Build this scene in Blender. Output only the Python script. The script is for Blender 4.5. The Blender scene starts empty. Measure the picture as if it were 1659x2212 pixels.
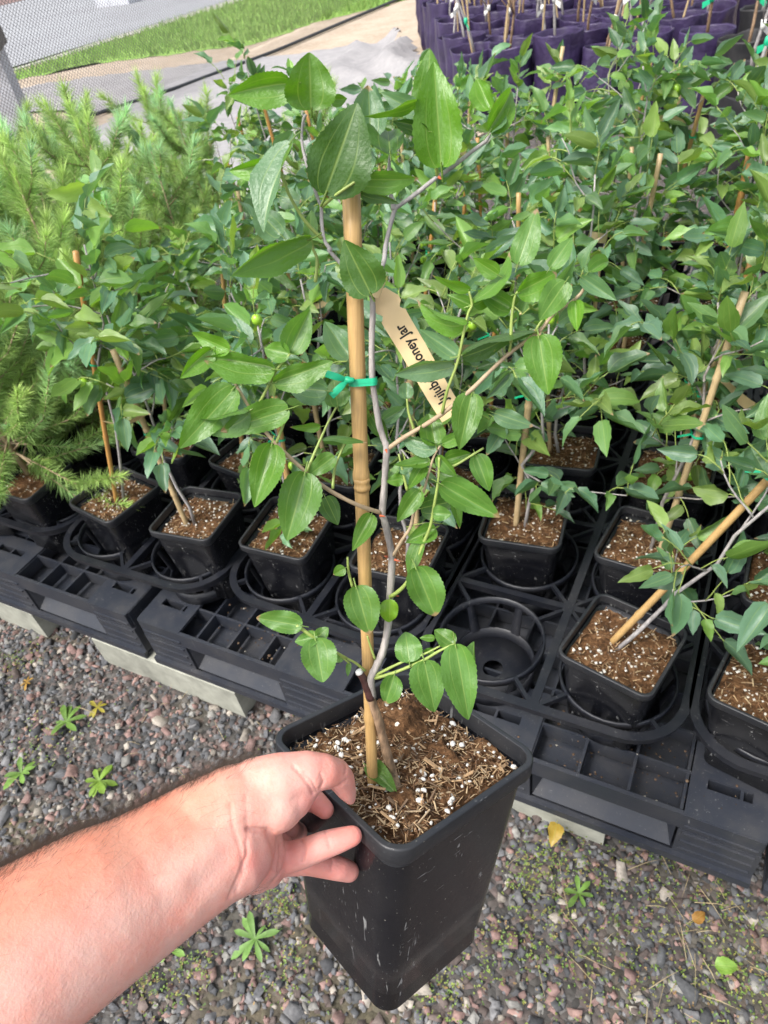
import bpy, math, random
import numpy as np
from mathutils import Matrix, Vector, noise as mnoise

# ------------------------------------------------------------------ camera
# picture units below: u,v on a 1659 x 2212 frame (same shape as the photograph)
FPX = 1533.0
CU, CV = 1659 / 2, 2212 / 2
def _n(v):
    v = np.array(v, float); return v / np.linalg.norm(v)
def _pd(u, v): return np.array([u - CU, -(v - CV), -FPX])
_up = -_n(_pd(1140, 2800))                       # vertical vanishing point of stakes, bags, pots
_x = -_pd(-2526, 332); _x = _n(_x - _x.dot(_up) * _up)   # pallet edge direction
_y = np.cross(_up, _x)
RC = np.array([_x, _y, _up])                     # camera -> world rotation
CAM = np.array([0.0, 0.0, 1.32])
FWD = RC @ np.array([0, 0, -1.0])
def at(u, v, Z):
    """world point seen at u,v at depth Z (metres along the optical axis)"""
    return CAM + RC @ (_pd(u, v) * (Z / FPX))
def on_z(u, v, z=0.0):
    d = RC @ _pd(u, v); t = (z - CAM[2]) / d[2]; return CAM + d * t
def proj(P):
    c = (np.asarray(P) - CAM) @ RC
    return np.stack([CU + FPX * c[..., 0] / -c[..., 2], CV - FPX * c[..., 1] / -c[..., 2], -c[..., 2]], -1)

sc = bpy.context.scene
col = sc.collection
cam_d = bpy.data.cameras.new('camera')
cam = bpy.data.objects.new('camera', cam_d); col.objects.link(cam)
cam_d.lens = 6.86; cam_d.sensor_fit = 'VERTICAL'; cam_d.sensor_height = 6.86 * 2212 / FPX; cam_d.sensor_width = cam_d.sensor_height * .75
cam_d.clip_start = 0.02; cam_d.clip_end = 400
cam_d.dof.use_dof = True; cam_d.dof.focus_distance = 0.47; cam_d.dof.aperture_fstop = 5.6
m = Matrix([list(RC[i]) + [CAM[i]] for i in range(3)] + [[0, 0, 0, 1]])
cam.matrix_world = m
sc.camera = cam

# ------------------------------------------------------------------ sky, sun, exposure (bright overcast day)
SUN_EL, SUN_AZ = math.radians(58), math.radians(205)
w = bpy.data.worlds.new('World'); sc.world = w; w.use_nodes = True
nt = w.node_tree; bg = nt.nodes['Background']
sky = nt.nodes.new('ShaderNodeTexSky'); sky.sky_type = 'NISHITA'; sky.sun_disc = False
sky.sun_elevation = SUN_EL; sky.sun_rotation = SUN_AZ
sky.air_density = 1.0; sky.dust_density = 4.0; sky.ozone_density = 1.0
hs = nt.nodes.new('ShaderNodeHueSaturation'); hs.inputs['Saturation'].default_value = 0.40
nt.links.new(sky.outputs[0], hs.inputs['Color']); nt.links.new(hs.outputs[0], bg.inputs['Color'])
bg.inputs['Strength'].default_value = 0.15
sun_d = bpy.data.lights.new('sun', 'SUN'); sun_d.energy = 1.5; sun_d.angle = math.radians(14); sun_d.color = (1, .97, .92)
sun = bpy.data.objects.new('sun', sun_d); col.objects.link(sun)
sdir = Vector((math.sin(SUN_AZ) * math.cos(SUN_EL), math.cos(SUN_AZ) * math.cos(SUN_EL), math.sin(SUN_EL)))
sun.rotation_euler = sdir.to_track_quat('Z', 'Y').to_euler()
vs = sc.view_settings; vs.view_transform = 'Standard'; vs.look = 'None'; vs.exposure = 1.2; vs.gamma = 1.0; vs.use_curve_mapping = False

sc.cycles.max_bounces = 5; sc.cycles.diffuse_bounces = 2; sc.cycles.glossy_bounces = 2; sc.cycles.transmission_bounces = 3; sc.cycles.transparent_max_bounces = 4
rnd = random.Random(7)
nr = np.random.RandomState(11)
PI = math.pi

# ------------------------------------------------------------------ helpers
def tag(o, label=None, cat=None, group=None, kind=None):
    if label: o['label'] = label
    if cat: o['category'] = cat
    if group: o['group'] = group
    if kind: o['kind'] = kind
    return o
def empty(name, loc=(0, 0, 0), rot=None, parent=None):
    o = bpy.data.objects.new(name, None); col.objects.link(o)
    o.empty_display_size = .02
    o.location = loc
    if rot is not None: o.rotation_euler = rot
    if parent: o.parent = parent
    return o
def link(name, me, parent=None):
    o = bpy.data.objects.new(name, me); col.objects.link(o)
    if parent: o.parent = parent
    return o
class MB:
    def __init__(s): s.v = []; s.f = []; s.uv = None
    def add(s, V, F):
        k = len(s.v); s.v.extend([tuple(map(float, p)) for p in V]); s.f.extend([tuple(i + k for i in q) for q in F])
    def box(s, c, size, R=None):
        hx, hy, hz = [a / 2 for a in size]
        V = np.array([(x, y, z) for x in (-hx, hx) for y in (-hy, hy) for z in (-hz, hz)])
        if R is not None: V = V @ np.asarray(R).T
        V = V + np.asarray(c)
        s.add(V, [(0, 1, 3, 2), (4, 6, 7, 5), (0, 4, 5, 1), (2, 3, 7, 6), (0, 2, 6, 4), (1, 5, 7, 3)])
    def bar(s, a, b, wdt, hgt):
        """upright bar between a and b: wdt across, hgt tall (centred)"""
        a = np.asarray(a, float); b = np.asarray(b, float); d = b - a; L = np.linalg.norm(d); d /= L
        side = np.cross([0, 0, 1.], d); side = side / (np.linalg.norm(side) + 1e-9); upv = np.cross(d, side)
        s.box((a + b) / 2, (L, wdt, hgt), np.array([d, side, upv]).T)
    def tube(s, pts, radii, n=6, cap=True):
        pts = np.asarray(pts, float); N = len(pts)
        if np.isscalar(radii): radii = [radii] * N
        T = np.gradient(pts, axis=0); T /= np.linalg.norm(T, axis=1)[:, None] + 1e-12
        ref = np.array([0, 0, 1.]) if abs(T[0][2]) < .9 else np.array([1., 0, 0])
        V = []; a = np.cross(T[0], ref); a /= np.linalg.norm(a)
        for i in range(N):
            a = a - a.dot(T[i]) * T[i]; a /= np.linalg.norm(a) + 1e-12; b = np.cross(T[i], a)
            for k in range(n):
                t = 2 * PI * k / n; V.append(pts[i] + radii[i] * (math.cos(t) * a + math.sin(t) * b))
        F = [(i * n + k, i * n + (k + 1) % n, (i + 1) * n + (k + 1) % n, (i + 1) * n + k) for i in range(N - 1) for k in range(n)]
        if cap: F += [tuple(range(n))[::-1], tuple((N - 1) * n + k for k in range(n))]
        s.add(V, F)
    def loft(s, rings, close0=False, close1=False):
        n = len(rings[0]); V = [p for r in rings for p in r]
        F = [(i * n + k, i * n + (k + 1) % n, (i + 1) * n + (k + 1) % n, (i + 1) * n + k) for i in range(len(rings) - 1) for k in range(n)]
        if close0: F.append(tuple(range(n))[::-1])
        if close1: F.append(tuple((len(rings) - 1) * n + k for k in range(n)))
        s.add(V, F)
    def mesh(s, name, mat, smooth=True):
        me = bpy.data.meshes.new(name); me.from_pydata(s.v, [], s.f)
        if mat: me.materials.append(mat)
        if smooth: me.polygons.foreach_set('use_smooth', [True] * len(me.polygons))
        me.update(); return me
    def build(s, name, mat, parent=None, smooth=False):
        return link(name, s.mesh(name, mat, smooth), parent)
def np_mesh(name, V, F, mat, smooth=False, colors=None):
    """fast mesh from arrays; F is (n,3) or (n,4); colors per vertex (n,3)"""
    V = np.asarray(V, np.float32); F = np.asarray(F, np.int32); k = F.shape[1]
    me = bpy.data.meshes.new(name)
    me.vertices.add(len(V)); me.vertices.foreach_set('co', V.ravel())
    me.loops.add(F.size); me.loops.foreach_set('vertex_index', F.ravel())
    me.polygons.add(len(F)); me.polygons.foreach_set('loop_start', np.arange(0, F.size, k, dtype=np.int32))
    if smooth: me.polygons.foreach_set('use_smooth', np.ones(len(F), bool))
    if colors is not None:
        a = me.color_attributes.new('col', 'FLOAT_COLOR', 'POINT')
        a.data.foreach_set('color', np.c_[colors, np.ones(len(V))].astype(np.float32).ravel())
    me.update(calc_edges=True); me.validate()
    if mat: me.materials.append(mat)
    return me

# ------------------------------------------------------------------ materials
class NT:
    def __init__(s, name):
        s.m = bpy.data.materials.new(name); s.m.use_nodes = True; s.t = s.m.node_tree
        s.p = s.t.nodes['Principled BSDF']; s.out = s.t.nodes['Material Output']
    def n(s, kind, **kw):
        nd = s.t.nodes.new('ShaderNode' + kind)
        for k, v in kw.items():
            if hasattr(nd, k) and k not in nd.inputs: setattr(nd, k, v)
            else: s.set(nd.inputs[k], v)
        return nd
    def set(s, inp, v):
        if isinstance(v, bpy.types.NodeSocket): s.t.links.new(v, inp)
        else:
            if hasattr(inp.default_value, '__len__') and hasattr(v, '__len__') and len(inp.default_value) == 4 and len(v) == 3: v = (*v, 1)
            inp.default_value = v
    def math(s, op, a, b=0.0, c=None):
        nd = s.t.nodes.new('ShaderNodeMath'); nd.operation = op; s.set(nd.inputs[0], a); s.set(nd.inputs[1], b)
        if c is not None: s.set(nd.inputs[2], c)
        return nd.outputs[0]
    def mix(s, f, a, b, mode='MIX'):
        nd = s.t.nodes.new('ShaderNodeMix'); nd.data_type = 'RGBA'; nd.blend_type = mode
        s.set(nd.inputs[0], f); s.set(nd.inputs[6], a); s.set(nd.inputs[7], b); return nd.outputs[2]
    def ramp(s, f, stops):
        nd = s.t.nodes.new('ShaderNodeValToRGB'); e = nd.color_ramp.elements
        while len(e) < len(stops): e.new(.5)
        for el, (p, c) in zip(e, stops): el.position = p; el.color = (*c, 1) if len(c) == 3 else c
        s.set(nd.inputs[0], f); return nd.outputs[0]
    def noise(s, vec, scale, detail=4, rough=.55, dist=0):
        nd = s.n('TexNoise'); s.set(nd.inputs['Vector'], vec)
        nd.inputs['Scale'].default_value = scale; nd.inputs['Detail'].default_value = detail
        nd.inputs['Roughness'].default_value = rough; nd.inputs['Distortion'].default_value = dist
        return nd.outputs[0]
    def obj(s): return s.n('TexCoord').outputs['Object']
    def geo(s): return s.n('NewGeometry').outputs['Position']
    def scaled(s, vec, sx, sy, sz):
        nd = s.n('Mapping'); s.set(nd.inputs[0], vec); nd.inputs['Scale'].default_value = (sx, sy, sz); return nd.outputs[0]
    def bump(s, h, strength=.3, dist=.001):
        nd = s.n('Bump'); s.set(nd.inputs['Height'], h); nd.inputs['Strength'].default_value = strength; nd.inputs['Distance'].default_value = dist
        s.set(s.p.inputs['Normal'], nd.outputs[0]); return nd.outputs[0]
    def P(s, **kw):
        for k, v in kw.items(): s.set(s.p.inputs[k.replace('_', ' ')], v)
        return s
GREY = lambda x: (x, x, x)

def plastic(name, base, rough=.42, dust=.10, scr=.5, spec=.45):
    M = NT(name); o = M.obj()
    big = M.noise(o, 14, 5, .65); fine = M.noise(o, 220, 3)
    d = M.ramp(big, [(.42, GREY(0)), (.75, GREY(1))])
    c = M.mix(M.math('MULTIPLY', d, dust * 3), base, (.075, .070, .065))
    s1 = M.noise(M.scaled(o, 260, 260, 38), 1.0, 2, .5, .6)
    s2 = M.noise(o, 30, 4, .7)
    sm = M.math('MULTIPLY', M.ramp(s1, [(.66, GREY(0)), (.72, GREY(1))]), M.ramp(s2, [(.5, GREY(0)), (.62, GREY(1))]))
    c = M.mix(M.math('MULTIPLY', sm, scr), c, (.30, .30, .29))
    s3 = M.noise(M.scaled(o, 70, 420, 420), 1.0, 2, .5, 1.2); s4 = M.noise(o, 55, 3, .7)
    c = M.mix(M.math('MULTIPLY', M.math('MULTIPLY', M.ramp(s3, [(.68, GREY(0)), (.73, GREY(1))]), M.ramp(s4, [(.50, GREY(0)), (.60, GREY(1))])), scr * .7), c, (.26, .26, .255))
    sp = M.ramp(M.noise(o, 420, 2), [(.72, GREY(0)), (.76, GREY(1))])
    c = M.mix(M.math('MULTIPLY', sp, scr * .8), c, (.35, .33, .28))
    r = M.math('ADD', M.math('MULTIPLY', big, .3), rough - .15)
    M.P(Base_Color=c, Roughness=r, Specular_IOR_Level=spec)
    mid = M.noise(o, 75, 4, .6)
    M.bump(M.math('ADD', M.math('ADD', big, M.math('MULTIPLY', mid, .55)), M.math('MULTIPLY', fine, .22)), .34, .0013)
    return M.m
M_POT = plastic('black_pot_plastic', (.0060, .0064, .0085), .20, .03, .9, .38)
M_RIM = plastic('black_rim_plastic', (.013, .0145, .018), .42, .10, .6)
M_TRAY = plastic('tray_plastic', (.0085, .0098, .0145), .40, .06, .35)
M_PALLET = plastic('pallet_plastic', (.021, .0245, .034), .44, .14, .4)
M_CLOTHBLACK = plastic('black_grow_bag', (.012, .012, .014), .6, .1, .2)

def leaf_mat(name, transl=.35):
    M = NT(name); uv = M.n('UVMap').outputs[0]; sx = M.n('SeparateXYZ'); M.set(sx.inputs[0], uv)
    u, t = sx.outputs[0], sx.outputs[1]
    oi = M.n('ObjectInfo'); base = oi.outputs['Color']; ran = oi.outputs['Random']
    au = M.math('ABSOLUTE', u)
    def line(x, c0, wd): return M.math('SUBTRACT', 1.0, M.math('MINIMUM', M.math('DIVIDE', M.math('ABSOLUTE', M.math('SUBTRACT', x, c0)), wd), 1.0))
    mid = line(au, 0.0, M.math('ADD', .055, M.math('MULTIPLY', t, .02)))
    lat = M.math('MULTIPLY', line(au, .50, .040), M.math('SUBTRACT', 1.0, M.math('MULTIPLY', t, .90)))
    # pinnate side veins
    ph = M.math('SUBTRACT', M.math('MULTIPLY', t, 15.0), M.math('MULTIPLY', au, 2.6))
    sv = M.math('MULTIPLY', M.ramp(M.math('FRACT', ph), [(.0, GREY(0)), (.44, GREY(0)), (.5, GREY(1)), (.56, GREY(0))]), .07)
    pet = M.math('LESS_THAN', t, 0.0)
    vein = M.math('MINIMUM', M.math('ADD', M.math('ADD', M.math('MULTIPLY', mid, .85), M.math('MULTIPLY', lat, .85)), M.math('ADD', sv, pet)), 1.0)
    g = M.obj()
    off = M.n('VectorMath', operation='ADD'); M.set(off.inputs[0], g)
    cmb = M.n('CombineXYZ'); M.set(cmb.inputs[0], M.math('MULTIPLY', ran, 37.0)); M.set(off.inputs[1], cmb.outputs[0])
    nz = M.noise(off.outputs[0], 3.0, 4); nz2 = M.noise(off.outputs[0], 11.0, 3)
    c = M.mix(M.math('MULTIPLY', M.ramp(nz, [(.3, GREY(0)), (.7, GREY(1))]), .4), base, M.mix(1.0, base, (.74, .78, .72), 'MULTIPLY'))
    veinc = M.mix(.62, base, (.34, .44, .12))
    c = M.mix(M.math('MULTIPLY', vein, .85), c, veinc)
    # pale specks and burnt tips
    spk = M.math('MULTIPLY', M.ramp(nz2, [(.71, GREY(0)), (.76, GREY(1))]), .55)
    c = M.mix(spk, c, (.28, .30, .10))
    tip = M.math('MULTIPLY', M.ramp(M.math('ADD', t, M.math('MULTIPLY', nz2, .12)), [(.96, GREY(0)), (1.0, GREY(1))]), M.math('GREATER_THAN', ran, .80))
    c = M.mix(tip, c, (.30, .21, .11))
    M.P(Base_Color=c, Roughness=M.math('ADD', .31, M.math('MULTIPLY', nz, .20)), Specular_IOR_Level=.68)
    h = M.math('ADD', M.math('SUBTRACT', M.math('MULTIPLY', nz2, .5), M.math('MULTIPLY', vein, .8)), M.math('MULTIPLY', nz, .6))
    nrm = M.bump(h, .14, .02)
    tr = M.n('BsdfTranslucent'); M.set(tr.inputs[0], M.mix(1.0, c, (1.6, 1.7, .55), 'MULTIPLY')); M.set(tr.inputs['Normal'], nrm)
    mx = M.n('MixShader'); mx.inputs[0].default_value = transl
    M.t.links.new(M.p.outputs[0], mx.inputs[1]); M.t.links.new(tr.outputs[0], mx.inputs[2]); M.t.links.new(mx.outputs[0], M.out.inputs[0])
    return M.m
M_LEAF = leaf_mat('jujube_leaf')

def simple(name, base, rough=.6, var=.25, scale=30, bump=.3, bd=.001, spec=.4, stretch=None):
    M = NT(name); o = M.obj()
    if stretch: o = M.scaled(o, *stretch)
    n1 = M.noise(o, scale, 5, .6)
    b = np.array(base)
    c = M.mix(M.ramp(n1, [(.3, GREY(0)), (.7, GREY(1))]), tuple(b * (1 - var)), tuple(np.minimum(b * (1 + var), 1)))
    M.P(Base_Color=c, Roughness=rough, Specular_IOR_Level=spec)
    if bump: M.bump(n1, bump, bd)
    return M.m
def bamboo(name, base):
    M = NT(name); o = M.obj()
    n1 = M.noise(M.scaled(o, 900, 900, 22), 1, 4, .6); n2 = M.noise(o, 40, 4, .6)
    c = M.mix(M.ramp(n1, [(.35, GREY(0)), (.7, GREY(1))]), tuple(np.array(base) * .72), base)
    c = M.mix(M.math('MULTIPLY', M.ramp(n2, [(.55, GREY(0)), (.75, GREY(1))]), .55), c, tuple(np.array(base) * np.array([.55, .5, .4])))
    st = M.ramp(M.noise(M.scaled(o, 700, 700, 12), 1, 2), [(.70, GREY(0)), (.76, GREY(1))])
    c = M.mix(M.math('MULTIPLY', st, .6), c, (.12, .07, .03))
    M.P(Base_Color=c, Roughness=.42, Specular_IOR_Level=.4); M.bump(n1, .2, .0006)
    return M.m
M_BAMBOO = bamboo('bamboo_tan', (.50, .315, .125))
M_BAMBOO2 = bamboo('bamboo_pale', (.50, .37, .20))
M_BAMBOO3 = bamboo('bamboo_orange', (.50, .26, .08))
M_CUT = simple('bamboo_cut', (.60, .45, .28), .7)
M_BARKGREY = simple('grey_bark', (.30, .28, .27), .6, .35, 240, .5, .0006, stretch=(1, 1, .25))
M_BARKPALE = simple('pale_scion_bark', (.27, .245, .225), .65, .5, 190, .9, .0010, stretch=(1, 1, .3))
M_BARKBROWN = simple('brown_bark', (.23, .15, .09), .75, .6, 220, .9, .0012, stretch=(1, 1, .3))
M_GRAFTDARK = simple('graft_wax', (.055, .025, .022), .35, .5, 200, .6, .001)
M_WHITECUT = simple('white_cut_paint', (.75, .74, .70), .6, .12, 400)
M_TWIG = simple('tan_twig', (.36, .27, .17), .55, .2, 120)
M_CHIPTAN = simple('tan_bark_chip', (.40, .26, .14), .8, .4, 260, .6, .0006, stretch=(1, .2, 1))
M_GREENTWIG = simple('green_twig', (.25, .32, .08), .45, .18, 60)
M_THORN = simple('red_thorn', (.40, .09, .04), .5)
M_TIE = simple('green_tie_plastic', (.015, .40, .20), .35, .15, 40, .1)
M_TAG = simple('tan_tag_plastic', (.70, .52, .29), .45, .06, 18, .08)
M_INK = simple('black_ink', (.008, .008, .008), .6, 0, 10, 0)
M_FRUIT = simple('green_fruit', (.30, .52, .04), .28, .15, 60, .1, spec=.6)
M_PERL = simple('perlite_white', (.72, .70, .65), .9, .12, 300, .8, .0006)
M_CONC = simple('concrete', (.27, .27, .225), .9, .42, 11, .8, .004)
M_CONC2 = simple('concrete_white', (.55, .56, .60), .9, .2, 6, .5, .01)
M_CONC3 = simple('concrete_dark', (.12, .105, .09), .9, .4, 5, .5, .01)
M_HOSE = simple('black_hose', (.03, .033, .035), .5, .2, 20)
M_PURPLE = simple('purple_fabric', (.036, .024, .066), .40, .45, 8, .9, .02)
M_WIRE = simple('fence_wire', (.16, .15, .145), .6, .1, 20, 0)
M_PINK = simple('pink_tape', (.80, .16, .18), .5)
M_BLUE = simple('blue_tag', (.03, .22, .62), .5)
M_YELLOW = simple('yellow_leaf', (.70, .42, .02), .6)
M_DEADLEAF = simple('dead_leaf', (.50, .27, .05), .7, .4, 60)

def soil_mat():
    M = NT('potting_soil'); o = M.obj()
    n1 = M.noise(o, 60, 6, .7); n2 = M.noise(o, 240, 4, .7, .8)
    c = M.ramp(n1, [(.3, (.045, .026, .014)), (.5, (.165, .085, .040)), (.66, (.27, .15, .075)), (.8, (.36, .25, .15))])
    c = M.mix(M.ramp(n2, [(.4, GREY(0)), (.7, GREY(1))]), M.mix(1, c, (.45, .43, .4), 'MULTIPLY'), c)
    wp = M.n('TexVoronoi'); M.set(wp.inputs['Vector'], o); wp.inputs['Scale'].default_value = 120; 
    c = M.mix(M.math('MULTIPLY', M.math('LESS_THAN', wp.outputs[0], .24), M.math('GREATER_THAN', n1, .52)), c, (.62, .58, .5))
    M.P(Base_Color=c, Roughness=.95, Specular_IOR_Level=.15); M.bump(M.math('ADD', n1, M.math('MULTIPLY', n2, .6)), 1.0, .004)
    return M.m
M_SOIL = soil_mat()
def col_mat(name, rough=.8, mult=1.0, bump=.5, scale=120, bd=.001, transl=0, spec=.35):
    M = NT(name); a = M.n('VertexColor', layer_name='col').outputs[0]; o = M.obj()
    n1 = M.noise(o, scale, 4, .6)
    c = M.mix(M.ramp(n1, [(.3, GREY(0)), (.7, GREY(1))]), M.mix(1, a, GREY(.68 * mult), 'MULTIPLY'), M.mix(1, a, GREY(1.2 * mult), 'MULTIPLY'))
    M.P(Base_Color=c, Roughness=rough, Specular_IOR_Level=spec)
    if bump: M.bump(n1, bump, bd)
    if transl:
        tr = M.n('BsdfTranslucent'); M.set(tr.inputs[0], c); mx = M.n('MixShader'); mx.inputs[0].default_value = transl
        M.t.links.new(M.p.outputs[0], mx.inputs[1]); M.t.links.new(tr.outputs[0], mx.inputs[2]); M.t.links.new(mx.outputs[0], M.out.inputs[0])
    return M.m
M_STONE = col_mat('gravel_stone', .85, 1.0, .6, 160, .0015)
M_CHIP = col_mat('bark_chip', .85, 1.0, .5, 300, .0006)
M_NEEDLE = col_mat('pine_needle', .5, 1.1, 0, 20, transl=.35)
M_BLADE = col_mat('grass_blade', .6, 1.0, 0, 3, transl=.3)
M_WEED = col_mat('weed_leaf', .5, 1.0, .2, 80, transl=.3)
def ground_mat():
    M = NT('gravel_ground'); g = M.geo(); v = M.n('TexVoronoi'); M.set(v.inputs['Vector'], g); v.inputs['Scale'].default_value = 75
    n1 = M.noise(g, 2.2, 6, .6); n2 = M.noise(g, 40, 5)
    c = M.ramp(v.outputs['Color'], [(.2, (.05, .048, .046)), (.5, (.10, .095, .09)), (.75, (.13, .10, .092)), (.95, (.17, .165, .16))])
    c = M.mix(M.ramp(n1, [(.5, GREY(0)), (.62, GREY(.7))]), c, (.11, .095, .055))
    c = M.mix(M.ramp(n2, [(.4, GREY(0)), (.7, GREY(.6))]), c, (.045, .04, .034))
    M.P(Base_Color=c, Roughness=.95, Specular_IOR_Level=.2)
    M.bump(M.math('ADD', M.math('MULTIPLY', v.outputs[0], -1.0), n2), .8, .008); return M.m
M_GROUND = ground_mat()
def sheet_mat(name, c0, c1, c2, s1=1.5, s2=14, bump=.5, bd=.01):
    M = NT(name); g = M.geo(); n1 = M.noise(g, s1, 6, .65); n2 = M.noise(g, s2, 5, .65)
    c = M.mix(M.ramp(n1, [(.38, GREY(0)), (.62, GREY(1))]), c0, c1)
    c = M.mix(M.ramp(n2, [(.45, GREY(0)), (.72, GREY(.7))]), c, c2)
    M.P(Base_Color=c, Roughness=.93, Specular_IOR_Level=.2); M.bump(n2, bump, bd); return M.m
M_ROAD = sheet_mat('old_road', (.30, .31, .325), (.26, .265, .28), (.36, .36, .36), .5, 60, .3, .003)
M_EDGE = sheet_mat('pale_road_edge', (.42, .40, .36), (.36, .34, .30), (.46, .44, .40), 2, 30)
M_MAT = sheet_mat('grey_weed_mat', (.30, .29, .29), (.235, .227, .23), (.35, .335, .33), 1.2, 9, .7, .02)
M_DRY = sheet_mat('dry_thatch', (.42, .34, .26), (.33, .26, .19), (.48, .41, .33), 2.5, 22)
M_TURF = sheet_mat('turf', (.20, .36, .07), (.26, .43, .09), (.32, .38, .13), 1.8, 20)

# ------------------------------------------------------------------ ground and far setting
def sheet(name, poly, z, mat, jag=0.0, n=10, seed=0):
    r = random.Random(seed); P = []
    for i in range(len(poly)):
        a, b = np.array(poly[i]), np.array(poly[(i + 1) % len(poly)])
        for k in range(n):
            q = a + (b - a) * k / n
            if jag: q = q + np.array([r.gauss(0, jag), r.gauss(0, jag)])
            P.append((q[0], q[1], z))
    mb = MB(); mb.add(P, [tuple(range(len(P)))]); o = mb.build(name, mat); tag(o, kind='structure'); return o
mb = MB(); S = 150; mb.add([(-S, -S, 0), (S, -S, 0), (S, S, 0), (-S, S, 0)], [(0, 1, 2, 3)]); tag(mb.build('ground', M_GROUND), kind='structure')
sheet('path_bare_soil', [(-9.6, 2.5), (-2.7, 2.5), (-1.75, 4.8), (3.5, 5.2), (3.5, 16), (-9.6, 20)], .004, M_DRY, .03, 30, 1)
sheet('ground_grass', [(-9.35, 5.9), (-8.75, 7.1), (-8.0, 7.75), (-7.0, 7.95), (-5.95, 8.15), (-5.75, 9.3), (-4.9, 10.6), (-3.2, 9.6), (-1.5, 9.8), (-.5, 16), (-8.2, 22), (-8.6, 14), (-9.0, 10.6)], .008, M_TURF, .05, 14, 2)
sheet('road_verge', [(-9.9, 3), (-9.3, 3), (-9.42, 7.8), (-9.02, 10.6), (-8.5, 14), (-8.0, 24), (-8.9, 24), (-9.5, 10.6)], .012, M_EDGE, .03, 12, 3)
sheet('road', [(-40, -5), (-9.75, -5), (-9.78, 7.8), (-9.35, 10.6), (-8.7, 24), (-8.7, 60), (-40, 60)], .016, M_ROAD, 0, 4, 4)
sheet('path_brown', [(-50, 30), (-50, -5), (-23.5, -5), (-19.5, 18), (-16, 60)], .020, sheet_mat('brown_bank', (.20, .13, .12), (.15, .10, .09), (.25, .17, .15)), 0, 4, 5)
# grey weed mat: a wrinkled sheet
def inside(poly, x, y):
    c = False; n = len(poly)
    for i in range(n):
        x1, y1 = poly[i]; x2, y2 = poly[(i + 1) % n]
        if (y1 > y) != (y2 > y) and x < (x2 - x1) * (y - y1) / (y2 - y1) + x1: c = not c
    return c
matpoly = [(-8.4, 5.9), (-8.0, 6.75), (-7.1, 7.0), (-6.2, 7.2), (-4.8, 7.45), (-3.9, 7.8), (-3.2, 7.0), (-2.55, 5.9), (-2.0, 5.0), (-2.1, 4.2), (-2.8, 2.2), (-5.4, 4.2), (-5.5, 5.35), (-6.9, 5.4)]
gx = np.arange(-8.6, 1.8, .075); gy = np.arange(2.1, 8.0, .075)
idx = {}; V = []; F = []
for j, y in enumerate(gy):
    for i, x in enumerate(gx):
        e = mnoise.noise(Vector((x * 3, y * 3, 0))) * .12
        if inside(matpoly, x + e, y + e):
            h = .014 + .02 * (mnoise.noise(Vector((x * 1.6, y * 1.6, 3))) + 1) * .5
            dd = abs((x + 3.0) * .85 + (y - 6.2) * .5 + .12 * math.sin(y * 4))
            h += .11 * math.exp(-(dd / .10) ** 2) + .05 * math.exp(-((dd - .45) / .08) ** 2)
            idx[i, j] = len(V); V.append((x, y, h))
for (i, j) in idx:
    q = [(i, j), (i + 1, j), (i + 1, j + 1), (i, j + 1)]
    if all(k in idx for k in q): F.append([idx[k] for k in q])
o = link('ground_weed_mat', np_mesh('weed_mat', V, F, M_MAT, True)); tag(o, kind='structure')
# far turf blades
grass_poly = [(-9.35, 6.2), (-8.75, 7.15), (-8.0, 7.8), (-7.0, 8.0), (-5.95, 8.2), (-5.75, 9.35), (-4.9, 10.6), (-3.2, 9.65), (-1.5, 9.9), (-1.0, 13.5), (-8.5, 14), (-9.0, 10.6)]
P = []
while len(P) < 26000:
    x, y = nr.uniform(-9.4, -1), nr.uniform(6.2, 14)
    if inside(grass_poly, x, y): P.append((x, y))
P = np.array(P); N = len(P); a = nr.uniform(0, 2 * PI, N); hgt = nr.uniform(.05, .13, N); ln = nr.normal(0, .03, (N, 2))
wv = np.c_[np.cos(a), np.sin(a)] * .007
V = np.zeros((N, 3, 3)); V[:, 0, :2] = P - wv; V[:, 1, :2] = P + wv; V[:, 2, :2] = P + ln; V[:, 2, 2] = hgt; V[:, :2, 2] = .008
cc = np.array([.25, .41, .11]) * nr.uniform(.7, 1.25, (N, 1)) + nr.uniform(0, .07, (N, 1)) * np.array([1, .5, .2])
o = link('grass', np_mesh('grass', V.reshape(-1, 3), np.arange(3 * N).reshape(-1, 3), M_BLADE, False, np.repeat(cc, 3, 0)))
tag(o, 'bright green grass strip growing beside the road beyond the mesh fence', 'grass', kind='stuff')
# hose
hp = [(-6.9, 2.2), (-6.06, 4.4), (-5.75, 5.2), (-5.47, 6.1), (-5.25, 7.6), (-5.12, 9.2), (-5.08, 10.3), (-5.0, 12.5), (-4.6, 16)]
hp = np.array([(x + .03 * math.sin(i * 2.1), y, .03) for i, (x, y) in enumerate(hp)])
t = np.linspace(0, len(hp) - 1, 60); hp = np.c_[[np.interp(t, range(len(hp)), hp[:, k]) for k in range(3)]].T
mb = MB(); mb.tube(hp, .017, 8); o = mb.build('irrigation_hose', M_HOSE, smooth=True)
tag(o, 'dark irrigation hose lying on the ground along the foot of the mesh fence', 'hose')
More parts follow.
